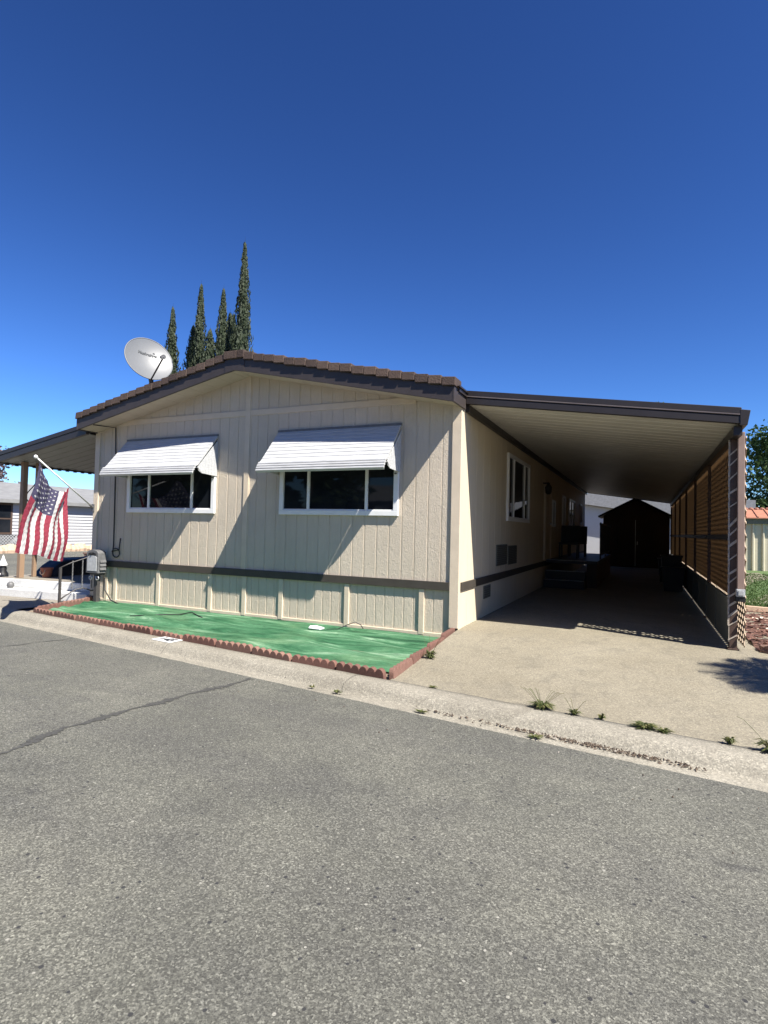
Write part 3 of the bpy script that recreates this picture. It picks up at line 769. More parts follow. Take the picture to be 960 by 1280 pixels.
def chair(x, y):
    t = thing('porch_chair', '', 'chair', (x, y, .68))
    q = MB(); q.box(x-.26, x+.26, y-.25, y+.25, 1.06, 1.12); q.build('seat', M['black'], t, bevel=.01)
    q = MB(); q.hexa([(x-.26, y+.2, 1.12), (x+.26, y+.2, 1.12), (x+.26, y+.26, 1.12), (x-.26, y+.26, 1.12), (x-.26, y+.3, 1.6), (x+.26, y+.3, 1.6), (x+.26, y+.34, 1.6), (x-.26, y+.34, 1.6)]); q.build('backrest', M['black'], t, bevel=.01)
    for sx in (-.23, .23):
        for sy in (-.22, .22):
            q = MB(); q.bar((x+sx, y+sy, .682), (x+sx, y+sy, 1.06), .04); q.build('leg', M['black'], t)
    return t
tag(chair(.42, 9.1), 'black porch chair nearest the carpeted steps in deep shade', 'chair', 'dark chairs on the side porch')
tag(chair(.50, 10.4), 'black porch chair standing behind the nearer one in deep shade', 'chair', 'dark chairs on the side porch')

# storage shed at the back of the carport
sh = thing('storage_shed', 'dark wooden storage shed closing the back end of the carport', 'shed', (2.0, 19.6, 0))
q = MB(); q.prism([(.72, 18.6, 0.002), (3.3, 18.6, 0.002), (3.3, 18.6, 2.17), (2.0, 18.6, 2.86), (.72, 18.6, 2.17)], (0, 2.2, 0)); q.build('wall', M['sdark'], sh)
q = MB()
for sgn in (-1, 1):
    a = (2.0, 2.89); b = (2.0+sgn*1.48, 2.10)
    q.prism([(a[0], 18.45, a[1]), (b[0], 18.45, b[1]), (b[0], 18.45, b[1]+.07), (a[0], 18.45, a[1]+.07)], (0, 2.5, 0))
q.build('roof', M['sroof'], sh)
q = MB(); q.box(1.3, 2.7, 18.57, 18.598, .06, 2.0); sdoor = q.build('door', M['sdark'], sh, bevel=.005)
q = MB(); q.box(1.99, 2.01, 18.56, 18.57, .06, 2.0); q.box(2.06, 2.09, 18.54, 18.57, .95, 1.1); q.build('handle', M['alu'], sdoor)
# dark bins along the lattice
def bin_(x, y, h, label):
    t = thing('storage_bin', label, 'bin', (x, y, 0))
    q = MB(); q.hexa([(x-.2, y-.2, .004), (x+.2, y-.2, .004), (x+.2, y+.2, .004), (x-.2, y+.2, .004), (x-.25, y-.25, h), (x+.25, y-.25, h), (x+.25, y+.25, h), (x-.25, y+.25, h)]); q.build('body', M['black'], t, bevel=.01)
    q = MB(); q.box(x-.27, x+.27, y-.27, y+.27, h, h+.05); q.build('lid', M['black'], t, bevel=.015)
bin_(3.0, 8.2, .55, 'low black storage bin nearest to the street along the lattice wall')
bin_(3.02, 9.6, .8, 'tall black storage bin in the middle of the row by the lattice')
bin_(2.98, 11.2, .65, 'black storage bin farthest back along the lattice near the shed')

# ------------------------------------------------------------------ LEFT PORCH AWNING
pa = thing('porch_awning', 'grey porch roof with dark trim on the left side of the house', 'porch roof', (-8.8, 8, .13))
XL = -10.2; Y0 = -.2
def pz(x): return lerp(3.06, 2.60, (-7.52-x)/(-7.52-XL))
q = MB(); rows = []; y = Y0+.02
while y < 17:
    for yy, d in ((y, 0), (y+.012, .022), (y+.03, .022), (y+.045, 0), (y+.24, 0)): rows.append([(-7.44, yy, pz(-7.44)+d), (XL, yy, pz(XL)+d)])
    y += .26
q.sheet(rows)
q.hexa([(XL, Y0, pz(XL)+.1), (-7.5, Y0, pz(-7.5)+.1), (-7.5, 17, pz(-7.5)+.1), (XL, 17, pz(XL)+.1), (XL, Y0, pz(XL)+.13), (-7.5, Y0, pz(-7.5)+.13), (-7.5, 17, pz(-7.5)+.13), (XL, 17, pz(XL)+.13)])
q.build('roof_panel', M['pangrey'], pa, recalc=False)
q = MB()
for d0, d1, yy in ((-.01, .095, -.03), (.12, .2, -.035)):
    q.hexa([(XL, Y0+yy, pz(XL)+d0), (-7.43, Y0+yy, pz(-7.43)+d0), (-7.43, Y0+.04, pz(-7.43)+d0), (XL, Y0+.04, pz(XL)+d0), (XL, Y0+yy, pz(XL)+d1), (-7.43, Y0+yy, pz(-7.43)+d1), (-7.43, Y0+.04, pz(-7.43)+d1), (XL, Y0+.04, pz(XL)+d1)])
q.hexa([(XL, Y0-.02, pz(XL)+.095), (-7.43, Y0-.02, pz(-7.43)+.095), (-7.43, Y0+.038, pz(-7.43)+.095), (XL, Y0+.038, pz(XL)+.095), (XL, Y0-.02, pz(XL)+.12), (-7.43, Y0-.02, pz(-7.43)+.12), (-7.43, Y0+.038, pz(-7.43)+.12), (XL, Y0+.038, pz(XL)+.12)])
q.build('front_fascia', M['cfascia'], pa)
q = MB(); q.box(XL-.06, XL+.02, Y0-.03, 17, pz(XL)-.02, pz(XL)+.19); y = Y0+.15
while y < 17: q.box(XL+.021, XL+.06, y, y+.07, pz(XL)-.045, pz(XL)-.005); y += .2
q.build('gutter', M['cfascia'], pa)
for y, wd, x in ((.22, .052, -9.93), (.52, .036, -9.93)):
    q = MB(); q.box(x-wd, x+wd, y-wd, y+wd, .132, pz(x)-.0); q.build('post', M['wood'], pa, bevel=.005)
q = MB(); P = []
for k in range(15): t = k/14; P.append((-9.93, lerp(.28, .48, .5+.5*math.sin(t*2*PI+PI/2)), lerp(2.25, 1.55, t)))
q.tube(P, .012, 6); q.tube([(-9.93, .285, 1.65), (-9.93, .475, 2.15)], .012, 6); q.build('scroll', M['black'], pa, smooth=True)
for y in (5.5, 10.5, 16):
    q = MB(); q.box(-9.99, -9.87, y-.06, y+.06, .132, pz(-9.93)); q.build('post', M['wood'], pa, bevel=.005)

# concrete entry steps
st = thing('entry_steps', 'white painted concrete steps up to the left porch landing', 'steps', (-8.8, .2, -.2))
def fy(x, o): return o + .115*(x+9.7)
def slab(mb, x0, x1, o, yb, z0, z1): mb.hexa([(x0, fy(x0, o), z0), (x1, fy(x1, o), z0), (x1, yb, z0), (x0, yb, z0), (x0, fy(x0, o), z1), (x1, fy(x1, o), z1), (x1, yb, z1), (x0, yb, z1)])
q = MB(); slab(q, -11.2, -7.47, -.31, .6, -.2, -.035); q.build('step', M['whiteconc'], st, bevel=.012)
q = MB(); slab(q, -10.35, -7.62, -.01, .6, -.034, .128); q.build('step', M['whiteconc'], st, bevel=.012)
q = MB(); q.box(-10.34, -7.45, .601, 17.5, -.2, .126); q.build('landing', M['path'], st)
q = MB(); slab(q, -10.30, -7.66, .05, .6, .1281, .131); q.build('tread', M['path'], st)
# terracotta pot with a face-like relief on the landing
hp = MB(); rr = random.Random(15)  # black mound made up to fill the dark shaded area behind the pot
ny_, nx_ = 26, 10; G_ = []
for k in range(ny_+1):
    y = lerp(.72, 5.2, k/ny_); row = []
    for i in range(nx_+1):
        x = lerp(-10.28, -9.62, i/nx_); e = min(1, 5*i/nx_, 5*(nx_-i)/nx_, 5*k/ny_, 5*(ny_-k)/ny_)
        row.append((x, y, .132 + max(0, e)**.5*(lerp(.50, .17, sm(k/ny_*1.5)) + .05*math.sin(y*6+x*3) + rr.uniform(-.02, .02))))
    G_.append(row)
hp.sheet(G_)
tag(hp.build('shade_mound', M['black'], smooth=True, origin=(-9.95, 2.5, .131)), 'made-up black mound standing in for the dark shade behind the terracotta pot', 'shade mound')
tp = thing('flower_pot', 'small terracotta pot standing alone on the landing in front of the shade', 'pot', (-9.55, .56, .131))
q = MB(); q.lathe((-9.55, .56, .133), [(.07, 0), (.085, .02), (.115, .17), (.13, .18), (.13, .22), (.11, .22), (.105, .17)], 18); q.build('pot', M['terracotta'], tp, smooth=False)
q = MB(); q.tube([(-9.62, .47, .31), (-9.62, .455, .26), (-9.60, .45, .22), (-9.55, .448, .20), (-9.50, .45, .22), (-9.48, .455, .26), (-9.48, .47, .31)], .012, 6); q.build('painted_band', M['brick'], tp, smooth=True)
# garden ornaments left of the posts
go = thing('garden_statue', 'small white garden figure with a pointed hat beside the porch posts', 'statue', (-10.75, .35, -.035))
q = MB(); q.lathe((-10.75, .35, -.03), [(.10, 0), (.12, .05), (.11, .2), (.07, .26), (.08, .32), (.05, .38)], 14); q.build('body', M['black'], go, smooth=True)
q = MB(); q.lathe((-10.75, .35, .345), [(.11, 0), (.07, .06), (.03, .16), (.004, .24)], 14); q.build('hat', M['white'], go, smooth=True)
gp_ = thing('planter_bowl', 'dark round planter bowl with white pebbles at the left end of the steps', 'planter', (-10.62, .02, -.035))
q = MB(); q.lathe((-10.62, .02, -.033), [(.12, 0), (.2, .07), (.23, .15), (.24, .19), (.2, .19), (.18, .15)], 18); q.build('bowl', M['black'], gp_, smooth=True)
q = MB()
rr = random.Random(9)
for _ in range(16):
    a = rr.uniform(0, 2*PI); d = rr.uniform(0, .17); c0 = Vector((-10.62+d*math.cos(a), .02+d*math.sin(a), .145))
    q.lathe(c0, [(.01, 0), (.035, .02), (.03, .05), (.008, .065)], 7)
q.build('pebbles', M['white'], gp_, smooth=True)
rk = MB(); rk.lathe((-9.62, -.17, -.034), [(.04, 0), (.07, .03), (.065, .09), (.03, .125)], 10); tag(rk.build('grey_stone', M['grey'], smooth=True, origin=(-9.62, -.17, -.034)), 'small grey stone sitting on the lowest white step', 'stone')  # plain grey stone, gives no light

# railing beside the steps
ra = thing('hand_railing', 'black iron railing with twisted balusters between the steps and the mailbox', 'railing', (-7.33, -.4, -.19))
A, B = Vector((-7.43, -.64, 0)), Vector((-7.22, .02, 0))
def rp(t, z): p = A.lerp(B, t); return (p.x, p.y, z)
q = MB(); q.bar(rp(0, -.2), rp(0, .52), .036); q.build('post', M['darkmetal'], ra)
q = MB(); q.tube([rp(0, .52), rp(.25, .60), rp(.6, .68), rp(1, .78)], .011, 8); q.build('top_rail', M['darkmetal'], ra, smooth=True)
q = MB(); q.tube([rp(0, -.08), rp(.15, .0), rp(.4, .10), rp(.6, .12), rp(.8, .06), rp(1, .08)], .013, 8); q.tube([rp(0, -.12), rp(.1, -.10), rp(.2, -.17), rp(.22, -.2)], .012, 6); q.build('bottom_scroll', M['darkmetal'], ra, smooth=True)
for t in (.3, .55, .8):
    q = MB(); rows = []; nn = 26
    for k in range(nn+1):
        z = lerp(.11-.02*abs(t-.55), .60+.14*t, k/nn); a = k*.5; p = Vector(rp(t, z))
        rows.append([p + Vector((math.cos(a+PI/2*j)*.011, math.sin(a+PI/2*j)*.011, 0)) for j in range(5)])
    q.sheet(rows); q.build('baluster', M['grey'], ra)
# mailbox
mbx = thing('mailbox', 'weathered grey ornamental mailbox on a post at the left corner of the house', 'mailbox', (-7.03, -.2, -.18))
mx, my = -7.03, -.30; hw = .155
arc = [(mx+hw*math.cos(R(a)), .78+.075*math.sin(R(a))) for a in range(0, 181, 15)]
q = MB(); poly = [(mx-hw*1.04, my, .42)] + [(mx+hw*1.04, my, .42)] + [(x, my, z) for x, z in arc]
q.prism(poly, (0, .17, 0)); box = q.build('box', M['grey'], mbx, bevel=.006)
q = MB(); q.prism([(mx+hw*.8*math.cos(R(a)), my-.008, .70+.05*math.sin(R(a))) for a in range(0, 181, 15)] + [(mx-hw*.8, my-.008, .46), (mx+hw*.8, my-.008, .46)], (0, .0079, 0)); q.build('door_panel', M['greyplastic'], box)
q = MB(); q.prism([(mx+.10*math.cos(R(a)), my-.012, .775+.03*math.sin(R(a))) for a in range(0, 181, 20)] + [(mx-.10, my-.012, .76), (mx+.10, my-.012, .76)], (0, .0119, 0)); q.lathe((mx, my-.02, .79), [(.004, -.02), (.016, -.01), (.016, .01), (.004, .02)], 8); q.build('slot', M['black'], box)
q = MB()
for z in (.48, .55, .62): q.hexa([(mx+hw*1.05, my+.03, z), (mx+hw*1.05+.03, my+.03, z), (mx+hw*1.05+.03, my+.155, z), (mx+hw*1.05, my+.155, z), (mx+hw*1.05, my+.03, z+.045), (mx+hw*1.05+.012, my+.03, z+.05), (mx+hw*1.05+.012, my+.155, z+.05), (mx+hw*1.05, my+.155, z+.045)])
q.build('side_louvre', M['grey'], box)
q = MB(); q.box(mx-.04, mx+.04, my+.08, my+.16, -.19, .42); q.box(mx-.13, mx+.13, my+.06, my+.18, .385, .418); q.build('post', M['darkmetal'], mbx, bevel=.004)
q = MB()
for s in (-1, 1):
    P = [(mx+s*(.05+.0*k), my+.05, .36) for k in (0,)]
    for k in range(14): t = k/13*1.6*PI; rr_ = .045*(1-k/26); P.append((mx+s*(.095+rr_*math.cos(t+PI)), my+.05, .33+rr_*math.sin(t+PI)))
    q.tube(P, .011, 6)
q.build('scroll_bracket', M['alu'], mbx, smooth=True)
# black cable from the mailbox corner along the turf
q = MB(); P = [(-6.93, -.1, .32), (-6.86, -.14, .1), (-6.72, -.12, -.08), (-6.5, -.1, -.15), (-6.1, -.14, -.145), (-5.6, -.1, -.145), (-5.0, -.2, -.143)]
q.tube(P, .012, 6)
tag(q.build('hose', M['black'], smooth=True, origin=(-6.93, -.1, -.15)), 'thin black hose curving down from behind the mailbox onto the green turf', 'hose')

# flagpole and flag
fp = thing('flagpole', 'white slanting flagpole in a bracket on the left corner of the house', 'flagpole', (-7.41, -.03, 1.66))
p0 = Vector((-7.40, -.04, 1.655)); p1 = Vector((-6.787, -1.6, 2.416))
q = MB(); q.tube([p0, p1], .0135, 10); pole = q.build('pole', M['white'], fp, smooth=True)
q = MB(); dd = (p1-p0).normalized(); q.tube([p1-dd*.005, p1+dd*.02, p1+dd*.045, p1+dd*.06], [.016, .032, .028, .006], 10); q.build('finial', M['white'], fp, smooth=True)
q = MB(); q.box(-7.435, -7.365, -.045, -.0285, 1.58, 1.72); q.tube([p0+dd*-.0, p0+dd*.12], .021, 8); q.build('bracket', M['grey'], fp)
T0 = p0.lerp(p1, .965) - Vector((0,0,.02)); T1 = p0.lerp(p1, .475) - Vector((0,0,.015))
B0 = Vector((-6.20, -2.28, .90)); B1 = Vector((-6.80, -1.04, .67))
NU, NV = 52, 72; vs = []; uvs = []; fs = []
nrm = Vector((.88, .42, .1)).normalized()
for j in range(NV+1):
    v = j/NV
    for i in range(NU+1):
        u = i/NU
        topp = T0.lerp(T1, u); botp = B0.lerp(B1, u)
        sag = .33*(4*u*(1-u))**.9*(1-u*.25)
        p = topp.lerp(botp, v) - Vector((0,0,1))*sag*(1-v)**1.1
        # cloth gathers under the tip, then opens out
        amp = .022 + .035*math.sin(PI*min(1, v*1.1+.05))
        p += nrm*amp*(.42*math.sin(u*13+v*2.2) + .25*math.sin(u*27-v*4+1)) + nrm*.006*math.sin(u*61+v*37)*math.sin(v*53-u*20)
        p += nrm*.03*math.sin(v*7+u*3) - Vector((0,0,1))*.012*math.sin(u*9+1)*v
        f_ = math.exp(-((u-.66)/.12)**2)*(1-v)**.8
        p += nrm*.10*f_
        vs.append(p); uvs.append((u, v))
for j in range(NV):
    for i in range(NU): fs.append((j*(NU+1)+i, j*(NU+1)+i+1, (j+1)*(NU+1)+i+1, (j+1)*(NU+1)+i))
me = bpy.data.meshes.new('flag'); org = Vector((-6.7, -1.5, .67)); me.from_pydata([tuple(p-org) for p in vs], [], fs)
uvl = me.uv_layers.new(name='UVMap')
for lp in me.loops: uvl.data[lp.index].uv = uvs[lp.vertex_index]
me.materials.append(M['flag'])
for p in me.polygons: p.use_smooth = True
fl = bpy.data.objects.new('flag', me); COL.objects.link(fl); fl.location = org
tag(fl, 'stars and stripes flag hanging from the slanting pole at the house corner', 'flag')

# ------------------------------------------------------------------ TURF AND EDGING
tf = MB(); nx, ny = 150, 60; rows = []
rt_ = random.Random(2)
for i in range(nx+1):
    x0_ = lerp(-7.22, -.06, i/nx); row = []
    for k in range(ny+1):
        t = k/ny; yb = back_y(x0_) + .13 + .03*math.sin(x0_*2.1) + (.14*sm((x0_+1.6)/1.2)); y = lerp(yb, -.02, t)
        x = lerp(lerp(-6.74, -7.25, (y+1.39)/1.41), lerp(.02, -.08, (y+2.3)/2.3) - .05, i/nx); xx = x + (.015*math.sin(y*5) if i in (0, nx) else 0)
        wv = .010*math.sin(9*(y + .25*math.sin(x*1.1)) + .8*x) + .008*math.sin(21*(y-.11*x)+math.sin(x*2)) + .006*math.sin(5*x+7*y) + .004*math.sin(33*y+3*math.sin(1.7*x))
        row.append((xx, y, -.126 + 1.35*wv*(.35+.65*math.sin(PI*min(1, t+.08)))))
    rows.append(row)
tf.sheet(rows)
tag(tf.build('artificial_turf', M['turf'], smooth=True, origin=(-3.7, -1.2, -.15)), 'faded wrinkled green artificial turf laid in front of the house', 'artificial turf')
# scalloped edging blocks
def edge_block(L, ns=6, h=.09, r=None, th=.055):
    r = L/ns/2; pts = [(0, -.03)]; 
    pts.append((L, -.03))
    for k in range(ns-1, -1, -1):
        cx_ = (k+.5)*2*r
        for a in range(0, 181, 20): pts.append((cx_ + r*math.cos(R(a)), h - r*1.0 + r*1.15*math.sin(R(a))))
    mb = MB(); mb.prism([(x, -th/2, z) for x, z in pts], (0, th, 0)); return mb
src = edge_block(.60).build('edging_block', M['edging'], bevel=.005)
blocks = []
def place_block(p, ang, label, first=[True]):
    if first[0]: o = src; first[0] = False
    else: o = src.copy(); COL.objects.link(o)
    o.location = p; o.rotation_euler = (R(random.uniform(-5, 5)), R(random.uniform(-1.5, 1.5)), ang + R(random.uniform(-1.2, 1.2)))
    tag(o, label, 'edging block', 'scalloped red edging blocks round the turf'); return o
ang = math.atan2(-.127, 1)
nfr = 11; fx0, fx1 = -6.80, .0
ordn = ['first', 'second', 'third', 'fourth', 'fifth', 'sixth', 'seventh', 'eighth', 'ninth', 'tenth', 'eleventh', 'twelfth']
for k in range(nfr):
    x = lerp(fx0, fx1, k/nfr)
    place_block((x, back_y(x)+.035, -.15+random.uniform(-.012, .006)), ang, 'red scalloped edging block, %s from the left along the curb side' % ordn[k])
for k in range(3):
    t = k*.61/1.62; p = (lerp(-6.86, -7.36, t), lerp(-1.42, .12, t), -.15)
    place_block(p, math.atan2(1.54, -.5), 'pinkish scalloped edging block, %s from the curb on the mailbox side' % ordn[k])
for k in range(4):
    t = k*.605/2.35; p = (lerp(.03, -.06, t), lerp(-2.34, -.02, t), lerp(-.14, -.06, t))
    place_block(p, math.atan2(2.32, -.09), 'red scalloped edging block, %s from the curb beside the driveway' % ordn[k])
# small white lid on the turf, with cord
q = MB(); cx_, cy_ = -2.05, -.42
q.prism([(cx_-.09, cy_-.06, -.125), (cx_+.10, cy_-.05, -.128), (cx_+.12, cy_+.05, -.125), (cx_-.02, cy_+.07, -.11), (cx_-.12, cy_+.03, -.115)], (0, 0, .025))
tag(q.build('plastic_cover', M['white'], bevel=.008, origin=(cx_, cy_, -.13)), 'small flat white plastic lid lying on the green turf', 'lid')
q = MB(); q.tube([(-1.9, -.36, -.125), (-1.75, -.3, -.12), (-1.62, -.2, -.05), (-1.55, -.13, -.02), (-1.48, -.08, -.06), (-1.44, -.06, -.13)], .007, 6)
tag(q.build('cord', M['black'], smooth=True, origin=(-1.6, -.2, -.13)), 'thin dark cord looping up from the turf beside the white lid', 'cord')
q = MB(); q.tube([(-5.15, -1.05, -.12), (-4.9, -.75, -.12), (-4.6, -.5, -.115), (-4.45, -.42, -.08), (-4.3, -.46, -.11), (-4.1, -.55, -.12)], .009, 6)
tag(q.build('cord', M['black'], smooth=True, origin=(-4.6, -.5, -.13)), 'dark cord lying across the turf under the left window', 'cord')
# house number plate painted on the curb
hn = thing('house_number_plate', 'white house number plate reading 145 on top of the curb', 'number plate', (-3.27, -2.07, -.138))
ca = ang; ex = Vector((math.cos(ca), math.sin(ca), 0)); ey = Vector((-math.sin(ca), math.cos(ca), 0)); hc = Vector((-3.27, -2.10, -.133))
q = MB(); a_, b_ = ex*.18, ey*.105; q.prism([hc-a_-b_, hc+a_-b_, hc+a_+b_, hc-a_+b_], (0, 0, .006)); q.build('plate', M['white'], hn)
text_mesh('digits', '145', .19, M['letter'], hn, hc + Vector((0,0,.0075)), ex, ey, Vector((0,0,1)))

# ------------------------------------------------------------------ WEEDS AND LITTER
def weed(x, y, z, rad, h, n, label, seed, stalks=0):
    rr = random.Random(seed); mb = MB()
    for k in range(n):
        a = rr.uniform(0, 2*PI); l = rad*rr.uniform(.35, 1.0); hh = h*rr.uniform(.35, 1.0); wd = rr.uniform(.005, .011)
        d = Vector((math.cos(a), math.sin(a)*.75, 0)); s = Vector((-d.y, d.x, 0)).normalized()*wd; p = Vector((x, y, z)) + d*l*.12
        mid = p + d*l*.5 + Vector((0,0,hh*.8)); end = p + d*l + Vector((0,0,hh*rr.uniform(.3, .9)))
        mb.add([p-s*.5, p+s*.5, mid+s, mid-s, end], [(0,1,2,3), (3,2,4)])
    for k in range(stalks):
        a = rr.uniform(-.4, PI+.4); l = rad*rr.uniform(.9, 1.7); d = Vector((math.cos(a), math.sin(a)*.3, 0)); p = Vector((x, y, z))
        mb.tube([p, p+d*l*.4+Vector((0,0,h*1.1)), p+d*l*.8+Vector((0,0,h*2.0)), p+d*l+Vector((0,0,h*2.2))], .0014, 4)
    o = mb.build('weed', M['weed'], recalc=False, origin=(x, y, z)); tag(o, label, 'weed', 'weeds growing in the kerb joint'); return o
weed(1.56, -2.585, -.139, .13, .07, 130, 'largest weed with dry stalks in the driveway joint', 1, 14)
weed(1.83, -2.63, -.139, .07, .06, 40, 'small upright weed just right of the dry stalked one', 2, 3)
weed(2.04, -2.645, -.139, .05, .06, 26, 'tiny spiky weed alone between two larger ones in the joint', 3)
weed(2.36, -2.70, -.139, .12, .05, 110, 'low spreading green weed right of the tiny spiky one', 4)
weed(2.50, -2.72, -.139, .08, .035, 50, 'flat dull weed trailing off the spreading green one', 5)
weed(2.93, -2.765, -.139, .06, .07, 36, 'narrow upright weed near the right end of the joint', 6)
weed(3.19, -2.80, -.139, .13, .10, 120, 'bright weed at the right edge of the picture', 7, 4)
weed(.52, -2.455, -.139, .06, .03, 30, 'flat little weed in the joint close to the turf corner', 8)
weed(.12, -1.45, -.11, .10, .12, 90, 'leafy weed against the edging blocks beside the driveway', 9, 4)
weed(-.62, -2.80, -.21, .05, .03, 26, 'dark little weed in the gutter under the curb crack', 10)
weed(-.32, -2.84, -.21, .06, .03, 30, 'low weed at the asphalt edge below the turf corner', 11)
weed(.6, -2.98, -.21, .07, .02, 30, 'flat weed strip at the asphalt edge left of the litter', 12)
weed(1.6, -3.11, -.21, .08, .02, 40, 'flat grassy weed at the asphalt edge under the dry stalked one', 13)
lt = MB(); rr = random.Random(21)
for _ in range(560):
    x = rr.gauss(2.0, .42) if rr.random() < .8 else rr.uniform(.6, 2.9)
    if x > 2.75 or x < .5: continue
    y = lerp(edge_y(x), back_y(x), .31) + rr.gauss(0, .028); s = rr.uniform(.004, .017); a = rr.uniform(0, PI)
    c0 = Vector((x, y, -.224)); e1 = Vector((math.cos(a), math.sin(a), rr.uniform(-.3, .3)))*s; e2 = Vector((-math.sin(a), math.cos(a), rr.uniform(-.3, .3)))*s*rr.uniform(.4, .9); e3 = Vector((0,0,1))*s*rr.uniform(.4, .9)
    lt.add([c0-e1, c0-e2, c0+e1, c0+e2, c0+e3], [(0,1,4), (1,2,4), (2,3,4), (3,0,4)])
for _ in range(160):
    x = rr.uniform(-6, 4); y = edge_y(x) + rr.uniform(-1.6, .45)**1; s = rr.uniform(.003, .009)
    z = -.215 if y < edge_y(x)+.2 else -.165
    if y < edge_y(x): z = -.214
    c0 = Vector((x, y, z)); e1 = Vector((s, 0, 0)); e2 = Vector((0, s, 0)); lt.add([c0-e1, c0-e2, c0+e1, c0+e2, c0+Vector((0,0,s))], [(0,1,4), (1,2,4), (2,3,4), (3,0,4)])
struct(lt.build('gutter_litter', M['debris'], recalc=False), 'stuff')
# joint between driveway and curb, dark line of soil
jt = MB(); L = []; Rr = []
for k in range(60):
    x = lerp(.04, 5.5, k/59); y = back_y(x)+.004; ww = .006*random.uniform(.4, 1.3); L.append((x, y-ww, -.1385)); Rr.append((x, y+ww, -.1380))
jt.sheet([L, Rr]); struct(jt.build('driveway_joint', M['crack']))

# ------------------------------------------------------------------ RIGHT SIDE: bed edging, shrubs, shed
n = 0
for x in [3.66 + .43*i for i in range(6)]:
    y = 4.78 + .02*(x-3.6) + random.uniform(-.02, .02); q = MB(); q.box(-.2, .2, -.05, .05, -.02, .075)
    o = q.build('brick', M['brick'], bevel=.006); o.location = (x+.18, y, .03); o.rotation_euler = (0, R(random.uniform(-2, 2)), R(random.uniform(-4, 4)))
    tag(o, 'pale brick, %s from the lattice in the row between mulch and lawn' % ordn[n], 'brick', 'pale bricks edging the mulch'); n += 1
def rock(c, s, seed, label):
    rr = random.Random(seed); bm = bmesh.new(); bmesh.ops.create_icosphere(bm, subdivisions=3, radius=1)
    from mathutils import noise
    for v in bm.verts:
        k = 1 + .35*noise.noise(v.co*1.7 + Vector((seed, 0, 0))) + .12*noise.noise(v.co*4.5); v.co = Vector((v.co.x*s[0]*k, v.co.y*s[1]*k, v.co.z*s[2]*k))
    me = bpy.data.meshes.new('rock'); bm.to_mesh(me); bm.free(); me.materials.append(M['rock'])
    o = bpy.data.objects.new('rock', me); COL.objects.link(o); o.location = c; tag(o, label, 'rock', 'brown rocks at the mulch corner')
rock((3.78, .52, .03), (.17, .13, .08), 3, 'flat brown rock at the corner of the mulch nearest the post')
rock((3.92, .28, .02), (.16, .14, .10), 8, 'rounder brown rock at the picture edge in front of the mulch')
# metal shed on the lawn
ms = thing('metal_shed', 'cream ribbed metal shed with rusty orange roof on the lawn', 'shed', (7.5, 21.5, 0))
q = MB(); pts = []; x = 4.6
while x < 10.4: pts += [(x, 20.2), (x+.035, 20.13), (x+.085, 20.13), (x+.12, 20.2)]; x += .36
q.sheet([[(a, b, .0), (a, b, 1.95)] for a, b in pts]); q.quad((10.4, 20.2, 0), (10.4, 23, 0), (10.4, 23, 1.95), (10.4, 20.2, 1.95)); q.quad((4.6, 20.2, 0), (4.6, 23, 0), (4.6, 23, 1.95), (4.6, 20.2, 1.95)); q.build('wall', M['cream'], ms)
q = MB(); q.box(4.6, 10.4, 20.08, 20.24, 1.951, 2.17); q.build('shaded_eave_board', M['panel'], ms)  # board in a dark colour that stands in for shadow under the eave
q = MB(); q.hexa([(4.4, 19.95, 2.17), (10.6, 19.95, 2.17), (10.6, 21.3, 2.56), (4.4, 21.3, 2.56), (4.4, 19.95, 2.21), (10.6, 19.95, 2.21), (10.6, 21.3, 2.60), (4.4, 21.3, 2.60)]); x = 4.5
while x < 10.6: q.bar((x, 19.95, 2.225), (x+.0, 21.3, 2.615), .045, .05); x += .42
msr = q.build('roof', M['orange'], ms)
q = MB(); x = 4.4
while x < 10.5: q.lathe((x+.15, 21.35, 2.57), [(.10, 0), (.11, .05), (.08, .10), (.03, .12)], 8); x += .2
q.build('ridge_tiles', M['redtile'], msr)
gh = thing('grey_roofed_house', 'pale neighbouring house with grey shingle roof behind the orange roofed shed', 'house', (11, 27, 0))
q = MB(); q.box(6.5, 18, 25, 32, 0, 2.4); q.build('wall', M['wsiding'], gh)
q = MB(); q.add([(6.0, 24.5, 2.4), (18.5, 24.5, 2.4), (18.5, 32.5, 2.4), (6.0, 32.5, 2.4), (10, 28.5, 3.35), (15, 28.5, 3.35)], [(0,1,5,4), (1,2,5), (2,3,4,5), (3,0,4)]); q.build('roof', M['groof'], gh)

